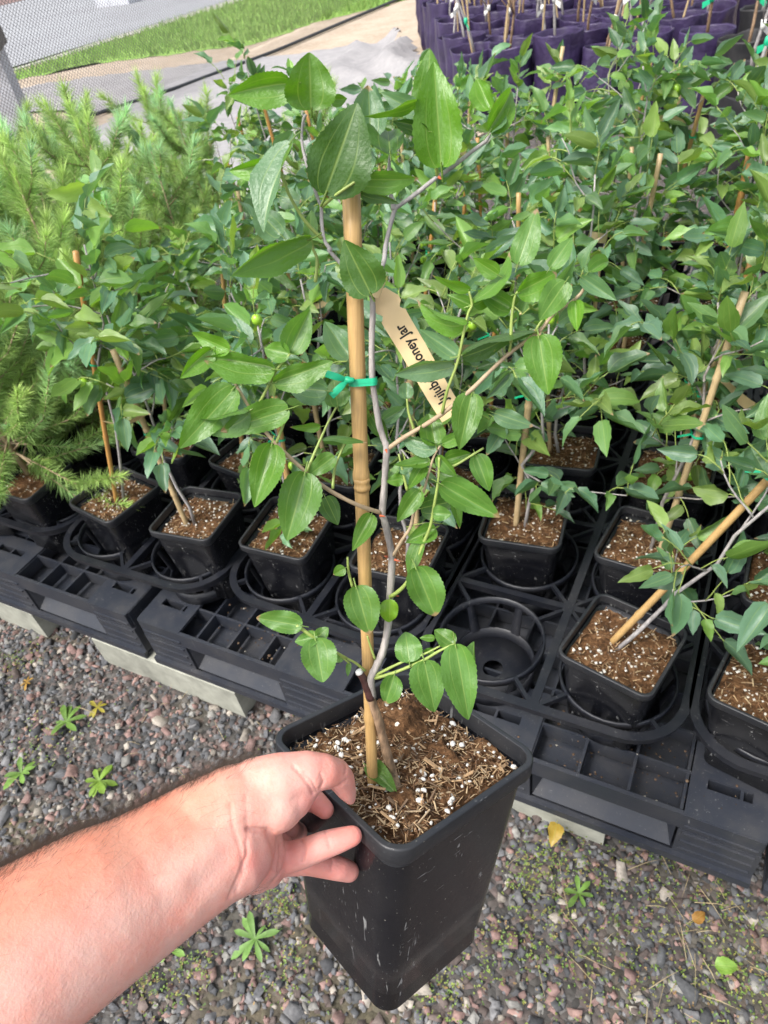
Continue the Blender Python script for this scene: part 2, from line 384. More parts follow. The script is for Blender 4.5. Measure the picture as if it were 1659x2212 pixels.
# mesh fence parallel to the hose
fen = empty('mesh_fence', (-5.72, 8, 0)); tag(fen, 'fine diamond wire mesh fence standing between the nursery bed and the road', 'fence')
V = []; F = []; y0, y1, hz, st = -6.0, 9.0, 1.9, .036
def fline(y): return -5.72 + (y + 8 - 8) * .0
for s_ in (-1, 1):
    c = y0 - hz
    while c < y1 + hz:
        # line y = c + s*z
        za, zb = 0.02, hz
        ya, yb = c + s_ * za, c + s_ * zb
        def clip(y, z):
            return y
        if max(ya, yb) > y0 and min(ya, yb) < y1:
            if s_ > 0:
                if ya < y0: za += (y0 - ya); ya = y0
                if yb > y1: zb -= (yb - y1); yb = y1
            else:
                if yb < y0: zb -= (y0 - yb); yb = y0
                if ya > y1: za += (ya - y1); ya = y1
            k = len(V); wd = .0033; ox = s_ * .0018
            V += [(ox, ya - wd, za), (ox, ya + wd, za), (ox, yb + wd, zb), (ox, yb - wd, zb)]; F.append((k, k + 1, k + 2, k + 3))
        c += st
o = link('wire_mesh', np_mesh('wire_mesh', V, F, M_WIRE), fen); tag(o, kind='stuff')
for yy in (-5.95, 4.2, 8.95):
    mb = MB(); mb.tube([(-.04, yy, 0), (-.04, yy, 1.95)], .024, 10); mb.build('post', M_WIRE, fen, True)
mb = MB(); mb.tube([(-.035, y0, hz), (-.035, y1, hz)], .018, 8); mb.build('top_rail', M_WIRE, fen, True)
# pale wall end with a dark capstone at the fence
pc = on_z(22, 318)
wl = empty('concrete_pier', pc); tag(wl, 'pale concrete pier with a dark weathered cap behind the mesh fence', 'pier')
R45 = np.array([[.72, -.69, 0], [.69, .72, 0], [0, 0, 1]])
mb = MB(); mb.box((-.1, .06, .34), (.52, .52, .68), R45); mb.build('pier_body', M_CONC2, wl)
mb = MB(); mb.box((-.1, .06, .742), (.60, .60, .12), R45); mb.build('pier_cap', M_CONC3, wl)
# kerb slab by the road, far
q = on_z(262, 10); mb = MB(); mb.box((0, 0, .12), (.9, .5, .24)); o = mb.build('roadside_block', M_CONC2); o.location = q; tag(o, 'white concrete block at the far side of the road', 'block')

# ------------------------------------------------------------------ gravel
def stones(n, xr, yr, rmin, rmax, seed, zoff=0.0, clear=None):
    r = np.random.RandomState(seed)
    I = np.array([(-1, -1, -.8), (1, -1, -.8), (1, 1, -.8), (-1, 1, -.8), (-.72, -.72, .8), (.72, -.72, .8), (.72, .72, .8), (-.72, .72, .8), (0, 0, 1.0)]) * .82
    IF = np.array([(0, 1, 5), (0, 5, 4), (1, 2, 6), (1, 6, 5), (2, 3, 7), (2, 7, 6), (3, 0, 4), (3, 4, 7), (4, 5, 8), (5, 6, 8), (6, 7, 8), (7, 4, 8)])
    x = r.uniform(*xr, n); y = r.uniform(*yr, n)
    rad = rmin + (rmax - rmin) * r.beta(1.1, 5.0, n)
    sc_ = np.c_[r.uniform(.8, 1.5, n), r.uniform(.65, 1.0, n), r.uniform(.4, .75, n)] * rad[:, None]
    V = (I[None] * (1 + r.normal(0, .12, (n, 9, 1))) + r.normal(0, .20, (n, 9, 3))) * sc_[:, None]
    q = r.normal(0, .38, (n, 2)); az = r.uniform(0, 2 * PI, n)
    ca, sa = np.cos(az)[:, None], np.sin(az)[:, None]
    V[..., 2] += V[..., 0] * q[:, :1] + V[..., 1] * q[:, 1:]
    X = V[..., 0] * ca - V[..., 1] * sa; Y = V[..., 0] * sa + V[..., 1] * ca
    V = np.stack([X + x[:, None], Y + y[:, None], V[..., 2] + (sc_[:, 2] * r.uniform(.25, 1.0, n) + zoff)[:, None]], -1)
    pal = np.array([(.125, .128, .138), (.080, .084, .094), (.18, .18, .175), (.165, .110, .104), (.21, .140, .128), (.105, .085, .080), (.26, .24, .215), (.060, .064, .070)])
    c = pal[r.choice(len(pal), n, p=[.22, .19, .10, .13, .07, .12, .05, .12])] * r.uniform(.65, 1.4, (n, 1)) * np.array([1.10, 1.06, 1.0])
    return V.reshape(-1, 3), (IF[None] + 9 * np.arange(n)[:, None, None]).reshape(-1, 3), np.repeat(c, 9, 0)
parts = [stones(12000, (-2.5, 1.0), (-.55, .85), .0020, .0075, 5, .001), stones(27000, (-2.3, .75), (-.45, .78), .0040, .0150, 1), stones(1500, (-2.4, 1.0), (-.5, .75), .009, .022, 2, .002), stones(9000, (-4, 2.2), (-1.6, -.5), .006, .017, 3)]
V = []; F = []; Cc = []; k = 0
for v, f_, c in parts: V.append(v); F.append(f_ + k); Cc.append(c); k += len(v)
o = link('gravel', np_mesh('gravel', np.concatenate(V), np.concatenate(F), M_STONE, False, np.concatenate(Cc)))
tag(o, 'loose grey and reddish gravel covering the ground in front of the pallets', 'gravel', kind='stuff')

# ------------------------------------------------------------------ leaves (shared meshes)
def leaf_mesh(name, seed, nv, nu, fold, arch, twist, wave, serr, mat=M_LEAF, asym=0.0, blunt=0.0):
    """unit leaf: base at origin, tip at +Y 1, full width 1 (scale x), normal +Z, petiole behind the base"""
    r = random.Random(seed); V = []; UV = []; F = []
    us = np.linspace(-1, 1, nu + 1)
    ph = r.uniform(0, 6)
    for i in range(nv + 1):
        t = i / nv
        tt = t * .985 + .008
        wd = (tt ** .42) * ((1 - tt) ** (.98 - .20 * blunt)); wd /= max((q / 200) ** .42 * (1 - q / 200) ** (.98 - .20 * blunt) for q in range(1, 200))
        wd = min(wd, 1.0) * .5
        for u in us:
            e = 1.0
            if abs(u) == 1 and serr: e += serr * ((1 if i % 2 else -1) + r.uniform(-.6, .6))
            x = u * wd * e * (1 + asym * u)
            z = -fold * (1 - abs(u)) * wd * 1.2 + fold * wd * .6 + wave * math.sin(ph + t * 11 + u * 1.5) * (abs(u) ** 1.5) * wd
            z += -arch * (t ** 2) * .6 + arch * t * .18
            a = twist * t
            xr, zr = x * math.cos(a) - z * math.sin(a) * 0, z + x * math.sin(a)
            V.append((xr, t * (1 - .18 * abs(arch) * t) , zr)); UV.append((u, t))
    n1 = nu + 1
    for i in range(nv):
        for k in range(nu): F.append((i * n1 + k, i * n1 + k + 1, (i + 1) * n1 + k + 1, (i + 1) * n1 + k))
    b = len(V)
    for i, (yy, zz) in enumerate([(.05, .0), (-.06, -.005), (-.14, -.03)]):
        for k in range(3):
            an = 2 * PI * k / 3; V.append((.028 * math.cos(an), yy, zz + .011 * math.sin(an))); UV.append((0, -.5))
    for i in range(2):
        for k in range(3): F.append((b + i * 3 + k, b + i * 3 + (k + 1) % 3, b + i * 3 + 3 + (k + 1) % 3, b + i * 3 + 3 + k))
    me = bpy.data.meshes.new(name); me.from_pydata(V, [], F); me.materials.append(mat)
    ul = me.uv_layers.new(name='UVMap'); li = np.zeros(len(me.loops), np.int32); me.loops.foreach_get('vertex_index', li)
    ul.data.foreach_set('uv', np.array(UV, np.float32)[li].ravel())
    me.polygons.foreach_set('use_smooth', [True] * len(me.polygons)); me.update(); return me
BGLEAF = [leaf_mesh('leaf_blade', 100 + i, 9, 4, [.15, .35, .5, .25][i % 4], [.25, .5, .05, .8, -.15][i % 5], [0, .3, -.35][i % 3], [.05, .14][i % 2], .05, asym=[.06, -.06][i % 2]) for i in range(14)]
FGLEAF = [leaf_mesh('leaf_blade_large', 200 + i, 30, 8, [.12, .3, .2, .4][i % 4], [.30, .60, .12, .85, -.25][i % 5], [.15, -.25, .35, -.4][i % 4], [.04, .10, .14][i % 3], .026, asym=[.07, -.05][i % 2], blunt=[0, .5, 1][i % 3]) for i in range(12)]

def orient(o, base, tip_dir, normal, L, W):
    y = np.asarray(tip_dir, float); y /= np.linalg.norm(y)
    z = np.asarray(normal, float); z = z - z.dot(y) * y; nz = np.linalg.norm(z)
    if nz < 1e-6: z = np.cross(y, [1, .3, .2]); nz = np.linalg.norm(z)
    z /= nz; x = np.cross(y, z)
    M = np.array([x * W, y * L, z * L]).T
    o.matrix_local = Matrix([list(M[i]) + [float(base[i])] for i in range(3)] + [[0, 0, 0, 1]])

# ------------------------------------------------------------------ pots
def rsq(h, r, z, n=6):
    """rounded square ring"""
    P = []
    for cx, cy, a0 in ((1, 1, 0), (-1, 1, PI / 2), (-1, -1, PI), (1, -1, 1.5 * PI)):
        for k in range(n + 1):
            a = a0 + PI / 2 * k / n; P.append((cx * (h - r) + r * math.cos(a), cy * (h - r) + r * math.sin(a), z))
    return P
PH = .19; PS = .0725
def pot_meshes(n=5):
    hb = PS * .735
    def hs_(z): return hb + (PS - .004 - hb) * (z / PH)
    mb = MB()
    def bottom(r):  # drainage notches: mid sides lifted, corners stand on the ground
        out = []
        for (x, y, z) in r:
            e = min(abs(x), abs(y)) / max(abs(x), abs(y)); out.append((x, y, z + (.013 if e < .45 else 0)))
        return out
    rings = [rsq(.012, .006, .012, n), bottom(rsq(hs_(0) - .004, .012, .0, n)), bottom(rsq(hs_(0), .0145, .002, n))]
    dense = []
    for z in (.02, .022, .06, .11, .16, PH - .014): dense.append(rsq(hs_(z) - (.0018 if z == .02 else 0), .0165, z, n))
    rings += dense
    mb.loft(rings, close0=True)
    inner = [rsq(hs_(PH - .018), .0165, PH - .018, n), rsq(hs_(PH - .018) - .0022, .0155, PH - .016, n), rsq(hs_(PH - .05) - .0022, .018, PH - .05, n), rsq(.02, .01, PH - .052, n)]
    mb.loft(inner)
    body = mb.mesh('pot_body', M_POT)
    mb = MB(); o_, i_ = PS, PS - .0048
    R0 = .0175
    mb.loft([rsq(hs_(PH - .018) + .0002, R0 - .002, PH - .0112, n), rsq(o_ - .0010, R0 - .0004, PH - .0128, n), rsq(o_ - .0002, R0, PH - .0126, n), rsq(o_, R0, PH - .0122, n), rsq(o_, R0, PH - .0014, n), rsq(o_ - .0002, R0, PH - .0007, n), rsq(o_ - .0008, R0 - .0004, PH - .0001, n), rsq(o_ - .0012, R0 - .0006, PH, n), rsq(i_ + .0009, R0 - .0030, PH, n), rsq(i_ + .0003, R0 - .0034, PH - .0002, n), rsq(i_, R0 - .0036, PH - .0010, n), rsq(i_ - .0004, R0 - .0040, PH - .016, n), rsq(i_ - .0006, R0 - .0042, PH - .021, n)])
    rim = mb.mesh('pot_rim', M_RIM)
    for me in (body, rim):
        for p in me.polygons: p.use_smooth = True
    return body, rim
POT_BODY, POT_RIM = pot_meshes(5)
HPOT_BODY, HPOT_RIM = pot_meshes(8)

def soil_mesh(name, seed, n=26, amp=.006, half=PS - .0075, z0=PH - .022, mound=0.0):
    V = []; F = []
    for j in range(n + 1):
        for i in range(n + 1):
            a, b = (i / n * 2 - 1), (j / n * 2 - 1)
            # square to rounded square
            x, y = a * half, b * half
            c = max(abs(a), abs(b))
            if abs(a) > .72 and abs(b) > .72:
                k = 1 - .09 * ((abs(a) - .72) / .28) * ((abs(b) - .72) / .28); x *= k; y *= k
            z = z0 + amp * (mnoise.fractal(Vector((x * 55 + seed, y * 55, seed)), .8, 2.0, 4)) - .004 * c ** 6 + (mound * math.exp(-((x - .032) ** 2 + (y - .034) ** 2) / .024 ** 2))
            V.append((x, y, z))
    for j in range(n):
        for i in range(n): k = j * (n + 1) + i; F.append((k, k + 1, k + n + 2, k + n + 1))
    me = np_mesh(name, V, F, M_SOIL, True); return me
SOILS = [soil_mesh('soil', 3 + 9 * i, 22, .006) for i in range(4)]
def crumb_mesh(name, n, seed, big=1.0, half=PS - .012, z0=PH - .0215, perl=.35):
    """soil crumbs, bark shreds and perlite as one joined mesh"""
    r = np.random.RandomState(seed); V = []; F = []; Cc = []
    for q in range(n):
        x, y = r.uniform(-half, half, 2); k = len(V)
        if r.rand() < perl:
            s = r.uniform(.0010, .0024) * big; sz = np.array([s * r.uniform(.8, 1.4), s, s * .8]); c = np.array([.66, .63, .57]) * r.uniform(.8, 1.1)
            L = [(1, 0, 0), (-1, 0, 0), (0, 1, 0), (0, -1, 0), (0, 0, 1), (0, 0, -1)]
            for p in L: V.append(np.array(p) * sz * r.uniform(.8, 1.2) + (x, y, z0 + s * .9))
            for t_ in [(0, 2, 4), (2, 1, 4), (1, 3, 4), (3, 0, 4), (2, 0, 5), (1, 2, 5), (3, 1, 5), (0, 3, 5)]: F.append([k + i for i in t_])
            Cc += [c] * 6
        else:
            L = r.uniform(.003, .011) * big; wd = r.uniform(.0005, .0018) * big; a = r.uniform(0, PI); el = r.normal(0, .35)
            d = np.array([math.cos(a) * math.cos(el), math.sin(a) * math.cos(el), math.sin(el)]); sd = np.array([-math.sin(a), math.cos(a), r.normal(0, .3)]); up_ = np.cross(d, sd)
            c0 = np.array([[.20, .11, .055], [.36, .24, .13], [.08, .048, .027], [.46, .34, .20]][r.choice(4, p=[.34, .30, .16, .20])]) * r.uniform(.7, 1.2)
            ctr = np.array((x, y, z0 + abs(math.sin(el)) * L * .3 + .0012))
            for e1 in (-1, 1):
                for e2 in (-1, 1):
                    V.append(ctr + d * e1 * L / 2 + sd * e2 * wd / 2 * (1 if e1 < 0 else r.uniform(.3, 1)) + up_ * wd * .25)
            for e1 in (-1, 1): V.append(ctr + d * e1 * L / 2 - up_ * wd * .25)
            F += [[k, k + 2, k + 3], [k, k + 3, k + 1], [k, k + 4, k + 5], [k, k + 5, k + 2], [k + 1, k + 3, k + 5], [k + 1, k + 5, k + 4]]
            Cc += [c0] * 6
    V = np.array(V); V[:, 2] = V[:, 2]
    return np_mesh(name, V, F, M_CHIP, False, np.array(Cc))
CRUMBS = [crumb_mesh('potting_mix', 260, 40 + i, 1.35, perl=.22) for i in range(4)]

# ------------------------------------------------------------------ background jujube plants
def rv(s=1.0): return np.array([rnd.gauss(0, s), rnd.gauss(0, s), rnd.gauss(0, s)])
def unit(v): v = np.asarray(v, float); return v / (np.linalg.norm(v) + 1e-12)
LEAFCOL = [(.108, .215, .104), (.086, .188, .102), (.122, .238, .095), (.135, .268, .072), (.118, .222, .138), (.106, .222, .112), (.175, .320, .068), (.200, .300, .078)]
def stake_mesh(a, b, r0, r1, seed, mat):
    rr = random.Random(seed); a, b = np.array(a, float), np.array(b, float); mb = MB()
    pts, rad = [], []; nn = 14; node = [rr.uniform(.15, .4), rr.uniform(.6, .85)]
    ts = sorted(list(np.linspace(0, 1, nn)) + [n_ + d for n_ in node for d in (-.012, -.004, 0.004, .012)])
    bow = unit(np.cross(b - a, rv())) * rr.uniform(0, .004)
    for t in ts:
        r = r0 + (r1 - r0) * t
        for n_ in node:
            d = abs(t - n_)
            if d < .006: r *= 1.16
        pts.append(a + (b - a) * t + bow * math.sin(PI * t)); rad.append(r)
    mb.tube(pts, rad, 9); return mb.mesh('bamboo_stake', mat)
def tie_mesh(c, axis, r, seed):
    rr = random.Random(seed); axis = unit(axis); e1 = unit(np.cross(axis, [.3, .8, .1])); e2 = np.cross(axis, e1); mb = MB()
    rings = []
    for k in range(17):
        t = 2 * PI * k / 16; p = np.array(c) + r * (math.cos(t) * e1 * 1.25 + math.sin(t) * e2) + axis * .0006 * math.sin(3 * t)
        rings.append([p - axis * .0020, p + axis * .0020])
    V = [p for q in rings for p in q]; mb.add(V, [(2 * i, 2 * i + 2, 2 * i + 3, 2 * i + 1) for i in range(16)])
    for s_ in (-1, 1):
        p0 = np.array(c) + r * 1.25 * e1; p1 = p0 + e1 * .022 * rr.uniform(.7, 1.2) + axis * s_ * .014 + e2 * rr.uniform(-.01, .01)
        mb.add([p0 - axis * .002, p0 + axis * .002, p1 + axis * .002, p1 - axis * .002], [(0, 1, 2, 3)])
    return mb.mesh('tie', M_TIE)
FRUIT = None
def fruit_mesh():
    mb = MB(); rings = []
    for i in range(1, 9):
        t = PI * i / 9; rings.append([(math.sin(t) * math.cos(2 * PI * k / 12), math.sin(t) * math.sin(2 * PI * k / 12), math.cos(t) * 1.12 + (.08 if i > 7 else 0)) for k in range(12)])
    mb.loft(rings, True, True); return mb.mesh('fruit', M_FRUIT)
FRUIT = fruit_mesh()

def potted_plant(name, loc, rotz, tilt, seed, label, group=None, leaves=80, height=.36, lean=(0, 0), stake=True, stakelen=.34, stakelean=(0, 0), tie=True, ntag=False, fruits=0, stakemat=None, low=True, spread=1.0, tmin=.22):
    global rnd
    keep = rnd; rnd = random.Random(seed)
    root = empty(name, loc, (tilt[0], tilt[1], rotz)); tag(root, label, 'potted plant', group)
    pb = link('pot', POT_BODY, root); link('rim', POT_RIM, pb)
    so = link('soil', SOILS[seed % 4], root)
    cr = link('potting_mix', CRUMBS[(seed // 3) % 4], so); tag(cr, kind='stuff'); cr.rotation_euler[2] = PI / 2 * (seed % 4); 
    zs = PH - .024
    ox, oy = rnd.uniform(-.014, .014), rnd.uniform(-.014, .014)
    b0 = np.array([ox, oy, zs]); wood = MB(); green = MB()
    sb = b0 + np.array([rnd.choice([-1, 1]) * rnd.uniform(.012, .02), rnd.uniform(-.012, .012), -.02])
    if stake:
        st_ = sb + np.array([stakelean[0] * stakelen, stakelean[1] * stakelen, stakelen + .02]); r_ = rnd.uniform(.0042, .0058)
        sm = stakemat or rnd.choice([M_BAMBOO, M_BAMBOO2, M_BAMBOO2, M_BAMBOO3])
        link('bamboo_stake', stake_mesh(sb, st_, r_, r_ * rnd.uniform(.9, 1.1), seed, sm), root)
        lean = (stakelean[0] + lean[0], stakelean[1] + lean[1])
    # trunk
    npt = 9; pts = []
    for i in range(npt):
        t = i / (npt - 1); p = b0 + np.array([lean[0] * t * height, lean[1] * t * height, t * height]) + (rv(.006) * (i > 0)); p[2] = b0[2] - .01 + t * (height + .01); pts.append(p)
    wood.tube(pts, np.linspace(.0036, .0016, npt), 6)
    pts = np.array(pts); L = []
    def on_trunk(t):
        i = min(int(t * (npt - 1)), npt - 2); fr = t * (npt - 1) - i; return pts[i] * (1 - fr) + pts[i + 1] * fr
    def branchlet(p, d, ln, nl, big=1.0):
        d = unit(d); q = [p]; cur = np.array(p)
        for i in range(4):
            d = unit(d + rv(.10) + np.array([0, 0, -.08 * i])); cur = cur + d * ln / 4; q.append(cur)
        green.tube(q, np.linspace(.0011, .0006, 5), 4)
        q = np.array(q); side = unit(np.cross(d, [0, 0, 1]) + rv(.15))
        for i in range(nl):
            t = (i + .8) / nl; j = min(int(t * 4), 3); fr = t * 4 - j; pos = q[j] * (1 - fr) + q[min(j + 1, 4)] * fr
            s_ = (-1) ** i
            last = i == nl - 1
            ld = unit(d * (.55 if not last else 1.2) + side * s_ * (.9 if not last else .1) + np.array([0, 0, rnd.uniform(-.35, .30)]) + rv(.16))
            nrm = unit(np.array([0, -.15, 1.0]) + rv(.52) + d * -.15)
            L.append((pos, ld, nrm, rnd.uniform(.044, .072) * big * (.75 if i == 0 else 1)))
    heights = []
    nb = rnd.randint(6, 8)
    az = rnd.uniform(0, 6)
    per = leaves / (nb * 4.2 + 3)
    for b in range(nb):
        t = tmin + (.97 - tmin) * (b + rnd.uniform(0, .7)) / nb; p = on_trunk(min(t, 1)); az += 2.4 + rnd.uniform(-.5, .5)
        el = rnd.uniform(.25, .95); ln = rnd.uniform(.08, .17) * spread * (1.15 - .45 * t)
        d = np.array([math.cos(az) * math.cos(el), math.sin(az) * math.cos(el), math.sin(el)]); q = [p]; cur = p.copy(); nseg = 5
        for i in range(nseg):
            d = unit(d + rv(.16)); cur = cur + d * ln / nseg; q.append(cur)
        wood.tube(q, np.linspace(.0016, .0009, nseg + 1), 5)
        for i in range(1, nseg + 1):
            if rnd.random() < .85:
                dd = unit(d * .7 + rv(.55) + np.array([0, 0, .25])); branchlet(q[i], dd, rnd.uniform(.035, .075), max(2, int(round(per * rnd.uniform(.75, 1.35)))))
    branchlet(pts[-1], np.array([lean[0], lean[1], 1.0]), .07, 6); branchlet(pts[-2], unit(rv() + np.array([0, 0, 1])), .06, 5)
    if low:
        for _ in range(rnd.randint(1, 3)):
            p = on_trunk(rnd.uniform(.06, .2)); a = rnd.uniform(0, 6.28); branchlet(p, np.array([math.cos(a), math.sin(a), .35]), rnd.uniform(.04, .08), rnd.randint(3, 6), .8)
    wood.build('trunk', rnd.choice([M_BARKGREY, M_BARKGREY, M_BARKPALE]), root, True)
    gm = green.build('twigs', M_GREENTWIG, root, True); tag(gm, kind='stuff')
    bright = rnd.uniform(.85, 1.2)
    for (pos, ld, nrm, ln) in L:
        o = link('leaf', rnd.choice(BGLEAF), root); W = ln * rnd.uniform(.35, .48)
        orient(o, pos + ld * .10 * ln, ld, nrm, ln, W)
        c = rnd.choice(LEAFCOL); k = bright * rnd.uniform(.70, 1.25); o.color = (c[0] * k, c[1] * k, c[2] * k, 1)
    if tie and stake:
        tt = rnd.uniform(.5, .8); c = sb + (st_ - sb) * tt; link('tie', tie_mesh(c, st_ - sb, .0075, seed), root)
    if ntag:
        p = on_trunk(rnd.uniform(.5, .8)); a = rnd.uniform(0, 6.28); d = unit((math.cos(a), math.sin(a), rnd.uniform(-.6, .4))); s_ = unit(np.cross(d, rv())); mb = MB(); n_ = 6
        V = []
        nn = np.cross(d, s_)
        for i in range(n_):
            t = i / (n_ - 1); c = p + d * t * .10 + nn * .02 * math.sin(t * 2.5); V += [c - s_ * .009, c + s_ * .009]
        mb.add(V, [(2 * i, 2 * i + 1, 2 * i + 3, 2 * i + 2) for i in range(n_ - 1)]); link('name_tag', mb.mesh('name_tag', M_TAG), root)
    for k in range(fruits):
        p = L[rnd.randrange(len(L))][0] if fruits < 5 else pts[2]
        o = link('fruit', FRUIT, root); s_ = rnd.uniform(.0072, .0092); o.scale = (s_, s_, s_); o.location = p + np.array([0, 0, -s_ * 1.3])
    rnd = keep
    return root

# ------------------------------------------------------------------ pallets on concrete blocks
PZ0 = .10; PT = .24            # pallet underside and top
def pallet(px, label):
    root = empty('plastic_pallet', (px, .557, PZ0)); tag(root, label, 'pallet', 'black plastic pallets carrying the trays')
    Wd, D, Hh = 1.19, 1.14, .14
    sup = [(0.0, .115), (.345, .50), (.69, .845), (Wd - .115, Wd)]
    ys = [(0, .13), (.50, .64), (D - .13, D)]
    # top deck: rim rails and ribs (one moulding)
    mb = MB(); th = .0045
    def rail(a, b, z0=-.042, z1=0.0, t=th): mb.bar((a[0], a[1], Hh + (z0 + z1) / 2), (b[0], b[1], Hh + (z0 + z1) / 2), t, z1 - z0)
    rail((.004, .0035), (Wd - .004, .0035), t=.007); rail((.004, D - .0035), (Wd - .004, D - .0035), t=.007)
    rail((.0035, .008), (.0035, D - .008), t=.007); rail((Wd - .0035, .008), (Wd - .0035, D - .008), t=.007)
    yy = [.072, .142, .21, .28, .35, .42, .49, .56, .63, .70, .77, .84, .91, .98, 1.05]
    for y in yy: rail((.009, y), (Wd - .009, y), -.036, -.0012)
    x = .078
    while x < Wd - .02:
        rail((x, .009), (x, D - .009), -.034, -.0025); x += .0765
    mb.build('deck_grid', M_PALLET, root)
    # closed floor of the deck cells
    mb = MB(); mb.box((Wd / 2, D / 2, Hh - .045), (Wd - .016, D - .016, .004)); mb.build('deck_floor', M_PALLET, root)
    for (x0, x1) in sup:
        for (y0_, y1_) in ys:
            fo = empty('foot', (0, 0, 0), parent=root)
            mb = MB(); mb.box(((x0 + x1) / 2, (y0_ + y1_) / 2, (Hh - .047) / 2 + .006), (x1 - x0 - .001, y1_ - y0_ - .001, Hh - .059)); mb.build('foot_block', M_PALLET, fo)
            # solid pad with slots on the deck above the foot
            mb = MB(); xc = (x0 + x1) / 2; w_ = (x1 - x0 - .004); d_ = (y1_ - y0_ - .004); yc = (y0_ + y1_) / 2; zt = Hh + .0012; t_ = .006
            xs = [x0 + .002, x0 + .002 + w_ * .22, x0 + .002 + w_ * .78, x1 - .002]; ysl = [y0_ + .002, y0_ + d_ * .42, y0_ + d_ * .56, y0_ + d_ * .80, y0_ + d_ * .88, y1_ - .002]
            for i in range(3):
                for j in range(5):
                    if i == 1 and j in (1, 3): continue
                    mb.box(((xs[i] + xs[i + 1]) / 2, (ysl[j] + ysl[j + 1]) / 2, zt - t_ / 2), (xs[i + 1] - xs[i], ysl[j + 1] - ysl[j], t_))
            mb.build('foot_pad', M_PALLET, fo)
            if y0_ == 0:
                mb = MB()
                for zz in (.035, .06, .085, .11): mb.box((xc, -.0005, zz), (w_ * .9, .004, .004))
                mb.build('foot_rib', M_PALLET, fo)
    for (a0, a1) in ((.115, .345), (.50, .69), (.845, Wd - .115)):
        mb = MB(); x0_, x1_ = a0 + .003, a1 - .003; e = .03
        mb.add([(x0_, .004, .021), (x1_, .004, .021), (x1_ - e, .060, Hh - .05), (x0_ + e, .060, Hh - .05), (x0_, .004, Hh - .046), (x1_, .004, Hh - .046)], [(0, 1, 2, 3), (0, 3, 4), (1, 5, 2)]); mb.build('side_panel', M_PALLET, root)
    mb = MB()
    mb.box((Wd / 2, .062, .0045), (Wd, .124, .009)); mb.box((Wd / 2, -.003, .009), (Wd, .010, .018)); mb.build('bottom_board', M_PALLET, root)
    mb = MB(); mb.box((Wd / 2, D / 2, .0045), (Wd, .13, .009)); mb.build('bottom_board', M_PALLET, root)
    mb = MB(); mb.box((Wd / 2, D - .065, .0045), (Wd, .13, .009)); mb.build('bottom_board', M_PALLET, root)
    return root
pallet(-1.026 - 1.21, 'black plastic pallet holding the tray of young pines')
pallet(-1.018, 'black plastic pallet with open deck cells in front, on concrete blocks behind the held pot')
pallet(.19, 'black plastic pallet next along, its end only just beside the leaning stake pots')
def block(name, x0, x1, y0_, y1_, label, groove=False):
    root = empty(name, ((x0 + x1) / 2, (y0_ + y1_) / 2, 0)); tag(root, label, 'concrete block', 'concrete blocks under the pallets')
    mb = MB(); h = .099; hw = (x1 - x0) / 2; hd = (y1_ - y0_) / 2; n = 3; b = .004
    rings = []
    def rect(x, y, z): return [(-x, -y, z), (x, -y, z), (x, y, z), (-x, y, z)]
    mb.loft([rect(hw - b, hd - b, 0), rect(hw, hd, b), rect(hw, hd, h - b), rect(hw - b, hd - b, h)], True, True)
    mb.build('block_body', M_CONC, root)
    if groove:
        mb = MB(); mb.box((hw * .15, -hd - .001, h / 2), (.018, .006, h * .96)); mb.build('block_groove', M_CONC3, root)
block('concrete_block', -1.22, -.805, .548, .95, 'mossy pale concrete block straddling the gap between two pallets')
block('concrete_block', -1.86, -1.425, .55, .95, 'pale grooved concrete block under the pine pallet', True)
block('concrete_block', -.50, -.045, .572, .95, 'pale concrete block under the pallet, partly hidden by the held black pot')
block('concrete_block', .30, .72, .58, .95, 'pale concrete block under the farthest right pallet')

r = np.random.RandomState(77); V = []; F = []; Cc = []
for q in range(800):
    cx_ = [-1.9, -1.62, -.75, -.6, -.12, .0, .09, .4][r.randint(8)]
    x = cx_ + r.normal(0, .07); y = .557 + r.uniform(.012, .135) if r.rand() < .8 else .557 + r.uniform(.14, 1.0); z = PT - .0425
    if r.rand() < .18: z = PT + .002; y = .557 + r.uniform(.01, .12)
    s0 = .0008 + .0034 * r.beta(1.1, 3); k = len(V)
    for p in [(1, 0, 0), (-1, 0, 0), (0, 1, 0), (0, -1, 0), (0, 0, 1)]: V.append((x + p[0] * s0 * r.uniform(.6, 1.3), y + p[1] * s0, z + p[2] * s0))
    F += [(k, k + 2, k + 4), (k + 2, k + 1, k + 4), (k + 1, k + 3, k + 4), (k + 3, k, k + 4)]
    Cc += [np.array([(.09, .055, .032), (.15, .10, .06), (.05, .036, .026), (.35, .33, .28)][r.choice(4, p=[.42, .28, .26, .04])])] * 5
o = link('spilled_soil', np_mesh('spilled_soil', np.array(V), F, M_CHIP, False, np.array(Cc))); tag(o, 'crumbs of spilled soil lying in the pallet deck cells', 'soil', kind='stuff')

